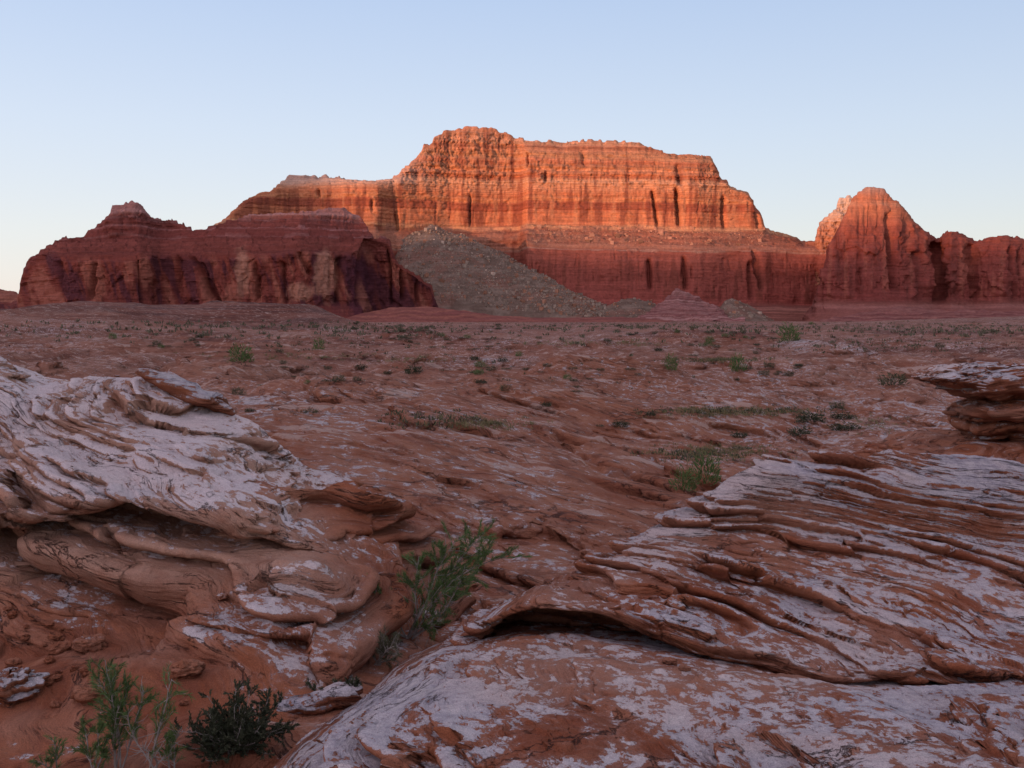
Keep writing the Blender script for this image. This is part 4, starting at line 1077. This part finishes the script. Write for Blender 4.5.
# the ridge far behind the camera whose shadow climbs the mesas at sunset
def build_ridge():
    sdir = -sun_pos.copy(); sdir[2] = 0; sdir /= np.linalg.norm(sdir)
    perp = np.array([sdir[1], -sdir[0], 0])           # to the right when looking along the light
    L = 6500.0
    u = np.linspace(-5200, 5200, 260)
    def need(uu):
        # shadow height wanted on the mesas for each sideways offset
        return np.interp(uu, [-2600, -1900, -1300, -1190, -1125, -1075, -800, -560, -480, -300, 0, 600], [255, 255, 255, 245, 212, 132, 92, 92, 84, 96, 120, 130])
    # reference point: mesas are about 1400 m out
    rows = []
    t = np.tan(el)
    top = []
    for uu in u:
        # point on mesas: p = along*sdir + uu*perp with y about 1400
        along = (1400 - uu * perp[1]) / sdir[1]
        top.append(need(uu) + (along + L) * t)
    top = np.array(top) + 4 * fbm(u / 200, 0 * u, 0 * u, 3, seed=2)
    for off, k in ((900, 0.0), (500, 0.45), (150, 0.92), (0, 1.0), (-300, 0.95), (-900, 0.4), (-1500, 0.0)):
        c = -sdir * L
        p = c[None] + perp[None] * u[:, None] + sdir[None] * off
        p[:, 2] = top * k - (3 if k == 0 else 0)
        rows.append(p)
    P = np.array(rows)
    C = np.tile(np.array([.28, .12, .08]), P.shape[:2] + (1,))
    me = make_mesh('hills', P, {'Col': C}, sandy)
    link('hills', me, kind='structure')
    # ground behind the camera
    g = np.array([[[-9000, -9000, -1.0], [9000, -9000, -1.0]], [[-9000, 2.6, -1.0], [9000, 2.6, -1.0]]])
    me = make_mesh('terrain', g, {'Col': np.tile(np.array([.28, .13, .085]), (2, 2, 1))}, sandy)
    link('terrain', me, kind='structure')
build_ridge()


# ------------------------------------------------------------------ loose stones
def stone(px, py, d, r, seed, label, rot=0.0, tilt=0.0, cb=0.3, cat='rock', group=None):
    o = blob('loose_rock', at(px, py, d), r, rot, tilt, levels=((min(r) * 0.8, 0.8, 0.6),), fb=(0.32, 2.2), n=(40, 60), sq=0.85, seed=seed, cbase=cb, label=label, category=cat)
    if group: o['group'] = group
    return o

def surface_at(px, py, sheets, dmin=2.5, dmax=2000):
    """World point where the sight of a picture position meets the built surfaces (nearest)."""
    best = None
    for P in sheets:
        X, Y, Z = P[..., 0], P[..., 1], P[..., 2]
        u = 512 + F * X / Y; v = HOR - F * (Z - ZC) / Y
        m = (np.abs(u - px) < 3.0) & (np.abs(v - py) < 2.5) & (Y > dmin) & (Y < dmax)
        if m.any():
            k = np.argmin(np.where(m, Y, 1e9))
            q = P.reshape(-1, 3)[k]
            if best is None or q[1] < best[1]: best = q
    return best

NEAR = [BP, LP, FP, EP]
def rest(px, py, size, seed, label, lift=0.2, sheets=NEAR + [GP], **kw):
    q = surface_at(px, py, sheets)
    o = stone(px, py, 5.0, size, seed, label, **kw)
    o.location = (q[0], q[1], q[2] + size[2] * lift)
    return o

rest(672, 662, (.040, .03, .018), 101, 'small orange stone on the slab just below the ledge lip, upper left of two', lift=0.8, cb=-0.4, sheets=[FP])
rest(684, 668, (.028, .022, .015), 102, 'smaller orange stone on the slab just below the ledge lip, lower right of two', lift=0.8, cb=-0.4, sheets=[FP])
rest(8, 690, (.16, .14, .085), 103, 'pale topped stone at the left edge of the sandy gully', lift=0.3, cb=0.45)
rest(205, 602, (.05, .05, .03), 104, 'flat pink stone on the sand below the pale lobes', lift=0.6, cb=0.1)
rest(222, 597, (.035, .03, .02), 105, 'small rounded stone right of the flat pink stone', lift=0.6, cb=0.2)
rest(322, 706, (.22, .10, .05), 106, 'pale elongated slab wedged in the gully beside the front slab', lift=0.6, rot=0.3, tilt=-0.15, cb=0.5)
rest(165, 377, (.36, .25, .10), 107, 'blocky pink stone on top of the left outcrop, largest of the crest stones', lift=0.4, rot=0.2, cb=0.25)
rest(118, 374, (.20, .15, .06), 108, 'flat pale stone on the crest of the left outcrop', lift=0.4, cb=0.4)
rest(190, 393, (.42, .2, .07), 109, 'tilted slab leaning on the crest of the left outcrop', lift=0.6, tilt=0.42, cb=0.45)
rng = np.random.RandomState(12)
for k in range(42):
    px = rng.uniform(4, 190); py = rng.uniform(606, 705) 
    if px > 90 and rng.rand() < 0.5: px *= 0.5
    sz = 0.012 + 0.022 * rng.pareto(1.9)
    sz = min(sz, 0.085)
    q = surface_at(px, py, [BP])
    if q is None: continue
    o = stone(px, py, 5.0, (sz, sz * 0.8, sz * 0.55), 200 + k, 'small red rubble stone on the sandy gully floor at the left', rot=rng.uniform(0, 3), cb=rng.uniform(-0.5, -0.1), group='rubble stones in the gully')
    o.location = (q[0], q[1], q[2] + sz * 0.3)

# ------------------------------------------------------------------ plants
def leaf_mat(name, c1, c2, c3=None):
    m, nt, bs = new_mat(name)
    T = NT(nt)
    n = T.noise(T.pos(), 9.0, 3, 0.6)
    rnd = T.attr('tint')
    col = T.mix(T.smooth(n, 0.35, 0.65), c1, c2)
    col = T.mix(rnd, col, c3 or c2)
    T.link(col, bs.inputs['Base Color'])
    bs.inputs['Roughness'].default_value = 0.75
    return m
green = leaf_mat('tamarisk_green', (.05, .105, .03), (.085, .155, .045), (.13, .16, .06))
sage = leaf_mat('sage_leaf', (.085, .08, .05), (.12, .11, .07), (.15, .13, .085))
darkg = leaf_mat('dark_leaf', (.03, .036, .02), (.045, .055, .03), (.085, .085, .05))
scrub = leaf_mat('scrub_leaf', (.05, .058, .03), (.075, .08, .045), (.13, .11, .07))
twig = leaf_mat('grey_twig', (.20, .17, .15), (.30, .26, .24), (.36, .32, .30))
straw = leaf_mat('dry_grass', (.16, .13, .06), (.24, .20, .10), (.12, .13, .06))

def tube_mesh(paths, nseg=5):
    V = []; Fa = []
    for pts, r0, r1 in paths:
        pts = np.array(pts, float); n = len(pts)
        T_ = np.gradient(pts, axis=0); T_ /= np.linalg.norm(T_, axis=1)[:, None] + 1e-9
        up = np.array([0.3, 0.9, 0.2])
        A = np.cross(T_, up); A /= np.linalg.norm(A, axis=1)[:, None] + 1e-9
        B = np.cross(T_, A)
        rr = np.linspace(r0, r1, n)
        base = len(V)
        for i in range(n):
            for k in range(nseg):
                t = 2 * math.pi * k / nseg
                V.append(pts[i] + rr[i] * (math.cos(t) * A[i] + math.sin(t) * B[i]))
        for i in range(n - 1):
            for k in range(nseg):
                k2 = (k + 1) % nseg
                Fa.append((base + i * nseg + k, base + i * nseg + k2, base + (i + 1) * nseg + k2, base + (i + 1) * nseg + k))
    return V, Fa

def blades_mesh(name, roots, dirs, lens, wid, mat, rng, tint=None):
    n = len(roots)
    roots = np.array(roots); dirs = np.array(dirs); lens = np.array(lens)[:, None]
    side = np.cross(dirs, rng.normal(size=(n, 3))); side /= np.linalg.norm(side, axis=1)[:, None] + 1e-9
    w = wid * lens
    V = np.stack([roots - side * w * 0.5, roots + side * w * 0.5, roots + dirs * lens * 0.6 + side * w * 0.45, roots + dirs * lens, roots + dirs * lens * 0.6 - side * w * 0.45], 1).reshape(-1, 3)
    me = bpy.data.meshes.new(name)
    idx = np.arange(n * 5, dtype=np.int32)
    me.vertices.add(n * 5); me.vertices.foreach_set('co', V.astype(np.float32).ravel())
    me.loops.add(n * 5); me.loops.foreach_set('vertex_index', idx)
    me.polygons.add(n); me.polygons.foreach_set('loop_start', np.arange(0, n * 5, 5, dtype=np.int32)); me.polygons.foreach_set('loop_total', np.full(n, 5, dtype=np.int32))
    at_ = me.attributes.new('tint', 'FLOAT', 'POINT')
    tt = np.repeat(rng.rand(n) ** 2 if tint is None else tint, 5).astype(np.float32)
    at_.data.foreach_set('value', tt)
    me.update(calc_edges=True)
    me.materials.append(mat)
    return me

def unit(v): return v / (np.linalg.norm(v) + 1e-9)

def curve(p0, d0, L, n, rng, bend=0.25, grav=0.0):
    pts = [np.array(p0, float)]; d = unit(np.array(d0, float))
    for i in range(n):
        d = unit(d + rng.normal(size=3) * bend / n * 2 + np.array([0, 0, grav / n]))
        pts.append(pts[-1] + d * L / n)
    return np.array(pts)

def tamarisk(name, stems, rng, mat, label, cat, blade=0.05, dens=1.0, loc=(0, 0, 0), leafy=(0.35, 1.0), tw=0.006, bw=0.07):
    """stems: (base offset, direction, length, leafiness)."""
    root = bpy.data.objects.new(name, None); COL.objects.link(root); root.location = loc
    root['label'] = label; root['category'] = cat
    R = []; D = []; L = []
    for (b, d, ln, lf) in stems:
        c = curve(b, d, ln, 9, rng, 0.5)
        paths = [(c, tw, tw * 0.35)]
        nb_ = int(12 + 14 * ln / 0.5)
        for k in range(nb_):
            t = rng.uniform(0.18, 1.0); i = min(int(t * 9), 8)
            p = c[i] + (c[i + 1] - c[i]) * (t * 9 - i)
            bd = unit(unit(c[i + 1] - c[i]) * 0.7 + rng.normal(size=3) * 0.55 + np.array([0, 0, 0.25]))
            bl = ln * rng.uniform(0.18, 0.42) * (1.15 - t * 0.6)
            c2 = curve(p, bd, bl, 6, rng, 0.5)
            paths.append((c2, tw * 0.4, tw * 0.15))
            if t < leafy[0] and rng.rand() > 0.25: continue
            if rng.rand() > lf: continue
            m = int(110 * dens * bl / 0.2)
            for q in range(m):
                tt = rng.uniform(0.15, 1) * 6; j = min(int(tt), 5)
                pp = c2[j] + (c2[j + 1] - c2[j]) * (tt - j)
                dd_ = unit(unit(c2[j + 1] - c2[j]) * 1.0 + rng.normal(size=3) * 0.45 + np.array([0, 0, 0.15]))
                R.append(pp); D.append(dd_); L.append(blade * rng.uniform(0.5, 1.25))
        V, Fa = tube_mesh(paths)
        me = bpy.data.meshes.new('stem'); me.from_pydata([tuple(v) for v in V], [], Fa); me.materials.append(twig)
        me.attributes.new('tint', 'FLOAT', 'POINT')
        link('stem', me, root)
    if R:
        link('foliage', blades_mesh('foliage', R, D, L, bw, mat, rng), root)
    return root

rng = np.random.RandomState(5)
# central tamarisk on the edge of the gully
q = surface_at(408, 636, NEAR + [GP]); 
base = np.array(q) if q is not None else np.array(at(408, 636, 6.5))
S = 1 / 1000.0 * base[1]      # metres per pixel at the plant
st_ = []
for (dx, dz, ln, lf) in ((42, 95, 118, 1), (16, 60, 80, .9), (58, 62, 88, .8), (-30, 55, 65, 1), (-70, 22, 72, 1), (-60, 40, 66, 1), (-55, 8, 60, 1), (28, 30, 45, .7), (24, 85, 104, .9), (34, 100, 122, 1), (-25, -5, 40, 1), (50, 42, 60, .5), (36, 16, 40, .4)):
    st_.append(((rng.uniform(-.03, .03), rng.uniform(-.03, .03), 0), (dx, rng.uniform(-25, 10), dz), ln * S * 1.05, lf))
tamarisk('tamarisk_shrub', st_, rng, green, 'feathery green tamarisk shrub with bare grey stems in the crevice at the centre', 'shrub', blade=0.036, dens=1.3, loc=tuple(base), leafy=(0.4, 1))
# its lower companion
q = surface_at(378, 664, NEAR + [GP]); base = np.array(q)
S = base[1] / 1000
st_ = [((rng.uniform(-.05, .05), 0, 0), (dx, rng.uniform(-15, 10), dz), ln * S, lf) for (dx, dz, ln, lf) in ((12, 40, 42, 1), (25, 34, 40, 1), (2, 30, 30, 1), (-15, 18, 30, .9), (32, 48, 58, .8), (18, 14, 26, .9))]
tamarisk('tamarisk_shrub', st_, rng, scrub, 'low olive shrub hanging in the gully below the central tamarisk', 'shrub', blade=0.03, dens=1.0, loc=tuple(base), leafy=(0.1, 1), tw=0.005)
q = surface_at(345, 692, NEAR + [GP]); base = np.array(q); S = base[1] / 1000
st_ = [((rng.uniform(-.08, .08), rng.uniform(-.04, .04), 0), (dx, rng.uniform(-15, 10), dz), ln * S, 1) for (dx, dz, ln) in ((-12, 10, 24), (4, 14, 20), (16, 12, 24), (-22, 6, 30), (24, 16, 28))]
tamarisk('low_shrub', st_, rng, darkg, 'small dark shrub at the foot of the front slab above the wedged pale slab', 'shrub', blade=0.02, dens=1.4, bw=0.2, loc=tuple(base), leafy=(0.05, 1), tw=0.004)
# bottom-left young tamarisks, one plant per trunk
for (px, py, stems, lab, dens) in (
    (118, 765, ((-5, 80, 82, 1), (12, 92, 98, 1), (-12, 60, 62, 1), (28, 62, 70, .8), (4, 70, 72, 1)), 'tallest feathery young tamarisk in the bottom left corner', 0.8),
    (152, 768, ((-14, 52, 58, .1), (14, 46, 52, .15), (3, 60, 62, .2), (22, 80, 84, .9)), 'young tamarisk with a bare forked grey stem, right of the tallest one', 0.6),
    (92, 768, ((-8, 38, 42, 1), (6, 46, 48, 1), (0, 26, 30, 1)), 'short bushy tamarisk sprout left of the tallest one', 0.9),
    (176, 768, ((2, 40, 42, .9), (-6, 30, 32, .9)), 'short tamarisk sprout beside the dark round bush', 0.9),
    (62, 770, ((-8, 26, 30, .8), (8, 30, 34, .9)), 'low tamarisk sprout furthest left in the bottom corner', 0.8)):
    q = surface_at(px, py, [BP, GP]); base = np.array(q) if q is not None else np.array(at(px, py, 4.5)); S = base[1] / 1000
    st_ = [((rng.uniform(-.03, .03), 0, -0.02), (dx, rng.uniform(-18, 14), dz), ln * S * 1.18, lf) for (dx, dz, ln, lf) in stems]
    tamarisk('tamarisk_shrub', st_, rng, green, lab, 'shrub', blade=0.030, dens=dens * 1.6, loc=tuple(base), leafy=(0.3, 1), tw=0.0045)
# dark round bush
q = surface_at(238, 748, [BP, GP]); base = np.array(q); S = base[1] / 1000
st_ = []
for k in range(48):
    a = rng.uniform(0, 2 * math.pi); e = rng.uniform(0.15, 1.3)
    st_.append(((rng.uniform(-.08, .08), rng.uniform(-.06, .06), 0), (math.cos(a) * math.cos(e) * 1.25, math.sin(a) * math.cos(e) * .8, math.sin(e)), rng.uniform(30, 66) * S, 1))
tamarisk('dark_bush', st_, rng, darkg, 'dense dark rounded bush in the gully at the edge of the front slab', 'bush', blade=0.018, dens=1.5, bw=0.22, loc=tuple(base), leafy=(0.05, 1), tw=0.003)

# dry bare bush stems at the foot of the crevice
def clump(name, n, w, h, mat, rng, blade=0.10, wid=0.25, up=0.5, hollow=0.35):
    """a small shrub or grass tuft as one mesh, unit size in metres"""
    R = []; D = []; L = []
    lob = rng.uniform(0.7, 1.15, 8)
    for k in range(n):
        a = rng.uniform(0, 2 * math.pi); r = math.sqrt(rng.rand()) * lob[int(a / 6.2832 * 8) % 8]
        z = rng.uniform(0, 1) * math.sqrt(max(0, 1 - 0.8 * min(r, 1) ** 2))
        p = np.array([w * r * math.cos(a), w * r * math.sin(a), h * z])
        p *= 1 + 0.15 * rng.normal()
        R.append(p); D.append(unit(np.array([math.cos(a) * .7, math.sin(a) * .7, up]) + rng.normal(size=3) * 0.4)); L.append(blade * rng.uniform(0.5, 1.2))
    return blades_mesh(name, R, D, L, wid, mat, rng)

protos = [clump('desert_shrub', 420, .42, .40, darkg, rng, .11, .3),
          clump('desert_shrub', 380, .40, .45, scrub, rng, .12, .22),
          clump('desert_shrub', 300, .5, .22, scrub, rng, .12, .2),
          clump('desert_shrub', 420, .40, .7, green, rng, .16, .15, up=1.0),
          clump('grass_tuft', 260, .3, .12, straw, rng, .28, .04, up=1.6)]

def plain_point(px, py):
    j = int(np.clip((px + 330) / 1690 * 1149, 0, 1149))
    v = HOR - F * (_gz[:, j] - ZC) / _gy[:, j]
    ok = np.where((v <= py) & (_gy[:, j] > 9))[0]
    i = int(ok[0]) if len(ok) else len(v) - 60
    return float(_gx[i, j]), float(_gy[i, j]), float(_gz[i, j])

def put(kind, px, py, wpx, label, name='desert_shrub', cat='shrub', group=None, hs=1.0):
    x, y, z = plain_point(px, py)
    o = link(name, protos[kind])
    w = wpx * y / F
    base_w = (.84, .80, 1.0, .80, .6)[kind]
    k = w / base_w
    o.location = (x, y, z - 0.02 * k)
    o.scale = (k, k, k * hs)
    o.rotation_euler = (0, 0, random.uniform(0, 6.28))
    o['label'] = label; o['category'] = cat
    if group: o['group'] = group
    return o
random.seed(3)
NAMED = [
 (0, 414, 374, 19, 'dark rounded shrub, largest on the open plain left of centre', .9), (0, 503, 362, 11, 'dark shrub on the plain under the middle of the mesa, right of a pair', .9), (0, 476, 361, 10, 'dark shrub on the plain under the middle of the mesa, left of a pair', .9),
 (0, 362, 370, 13, 'dark low shrub left of the largest rounded shrub', .8), (1, 340, 383, 13, 'green shrub in front of the row of dark plain shrubs', .9), (1, 357, 381, 9, 'pale green shrub right beside a greener one on the plain', .9), (0, 388, 375, 9, 'tiny dark shrub between two larger dark ones', .8),
 (3, 242, 363, 24, 'tall open greenish shrub standing alone on the plain at the left', .8), (3, 320, 350, 12, 'thin upright shrub on the plain right of the lone tall one', 1.1), (2, 312, 413, 20, 'sparse grey shrub beside the end of the left outcrop', .9), (1, 240, 395, 14, 'small green shrub behind the left outcrop crest', .9),
 (1, 895, 385, 28, 'bright green shrub left of the balanced rock', .75), (3, 790, 342, 22, 'tall green shrub on the far plain right of centre', .9), (3, 738, 372, 16, 'thin upright greenish shrub near the white capped mound', 1.2), (3, 672, 372, 14, 'pale feathery shrub on the plain right of centre', 1.3),
 (0, 811, 424, 30, 'dark shrub behind the right slab, upper left of a group of three', .7), (0, 845, 420, 26, 'dark shrub behind the right slab, upper right of a group of three', .6), (0, 801, 436, 24, 'dark shrub behind the right slab, lowest of a group of three', .7), (0, 846, 430, 30, 'flat dark shrub in front of the upper right one behind the slab', .5), (1, 838, 410, 16, 'grey green shrub beyond the group of dark shrubs', .8),
 (0, 622, 427, 18, 'dark low shrub on bare red rock in the middle distance', .7), (2, 600, 427, 12, 'small grey tuft left of the dark low shrub', .8), (0, 548, 408, 12, 'small dark shrub on the rise left of the grassy hollow', .8), (2, 470, 420, 34, 'flat grey scrub in a hollow at the centre', .5), (2, 492, 424, 26, 'flat grey scrub right of the centre hollow', .5),
 (3, 690, 492, 26, 'green upright shrub growing behind the ledge', 1.0), (3, 712, 488, 30, 'feathery green shrub leaning over the rock behind the ledge', 1.1), (2, 745, 450, 26, 'grey green shrub in the near grassy hollow', .6), (0, 742, 438, 18, 'dark shrub at the upper end of the near grassy hollow', .6),
 (0, 652, 416, 12, 'dark shrub beside the long green strip of grass', .7), (0, 250, 412, 10, 'small dark shrub just above the left outcrop', .8), (2, 330, 383, 16, 'low green grey scrub on the plain at left centre', .7)]
for kind, px, py, w, lab, hs in NAMED:
    put(kind, px, py, w, lab, hs=hs)
cnt = 0
clus = [(rng.uniform(0, 1024), 324 + 62 * rng.rand() ** 1.6) for _ in range(22)]
for k in range(190):
    if rng.rand() < 0.72:
        c_ = clus[rng.randint(len(clus))]
        px = c_[0] + rng.normal() * 38; py = c_[1] + rng.normal() * 2.5 * (1 + (c_[1] - 322) / 25)
    else:
        py = 322 + 70 * rng.rand() ** 1.9 + 3; px = rng.uniform(-30, 1050)
    if py < 323: continue
    if py > 350 and (px < 240 or px > 820): continue
    kind = rng.choice([0, 1, 1, 2, 2, 3], p=[.2, .2, .2, .15, .15, .1])
    w = rng.uniform(3.5, 9) * (0.75 + (py - 322) / 70)
    put(int(kind), px, py, w, 'small green desert shrub scattered over the red plain', group='small shrubs scattered over the plain', hs=rng.uniform(.5, .9))
    cnt += 1
# low scrub belts, grassy hollows: nobody could count them
def scatter(name, label, spots, kinds_mat, rng, h=(.25, .5), blade=.16, nb_=9, wid=.35):
    R = []; D = []; L = []
    for (cx, cy, sx, sy, n) in spots:
        for k in range(n):
            px = cx + sx * rng.normal(); py = cy + sy * rng.normal()
            if py < 321.6 or py > 520: continue
            x, y, z = plain_point(px, py)
            sc = max(0.5, min(y / 60, 3.2))
            if y < 200:
                x += rng.uniform(-.15, .15); y += rng.uniform(-.3, .3) 
            for b in range(nb_):
                R.append((x + rng.normal() * .12 * sc, y + rng.normal() * .12 * sc, z - 0.01)); D.append(unit(np.array([rng.normal() * .5, rng.normal() * .5, 1]))); L.append(blade * sc * rng.uniform(.5, 1.1))
    me = blades_mesh(name, R, D, L, wid, kinds_mat, rng)
    return link(name, me, kind='stuff', label=label, category='ground cover')
scatter('ground_cover', 'grey green scrub covering the far plain at the foot of the mesas', [(560, 326, 330, 2.6, 330), (860, 328, 130, 4, 200), (230, 331, 200, 6, 90), (20, 305, 22, 3, 120), (600, 336, 300, 7, 110), (640, 326, 60, 2, 160), (380, 330, 40, 3, 70), (960, 330, 40, 3, 90), (200, 308, 60, 4, 40)], sage, rng, blade=.24, nb_=6)
scatter('grass', 'olive grass and weeds growing in the hollows between bare rock', [(745, 413, 38, 2.2, 330), (690, 411, 16, 2, 90), (720, 452, 30, 4.0, 260), (480, 424, 25, 3, 120), (415, 361, 18, 1.2, 40), (720, 361, 22, 1.0, 90), (870, 425, 14, 4, 70), (600, 345, 40, 1.5, 80), (300, 358, 60, 2, 70)], straw, rng, blade=.20, nb_=8, wid=.12)
scatter('weeds', 'dark green weeds lining the grassy hollows', [(735, 412, 45, 2.0, 240), (700, 455, 22, 3, 120), (430, 421, 30, 4, 60), (880, 345, 60, 5, 120), (720, 361, 25, 1.0, 70), (350, 350, 80, 10, 60), (560, 380, 90, 8, 30)], scrub, rng, blade=.16, nb_=7, wid=.3)
print('shrubs', cnt)
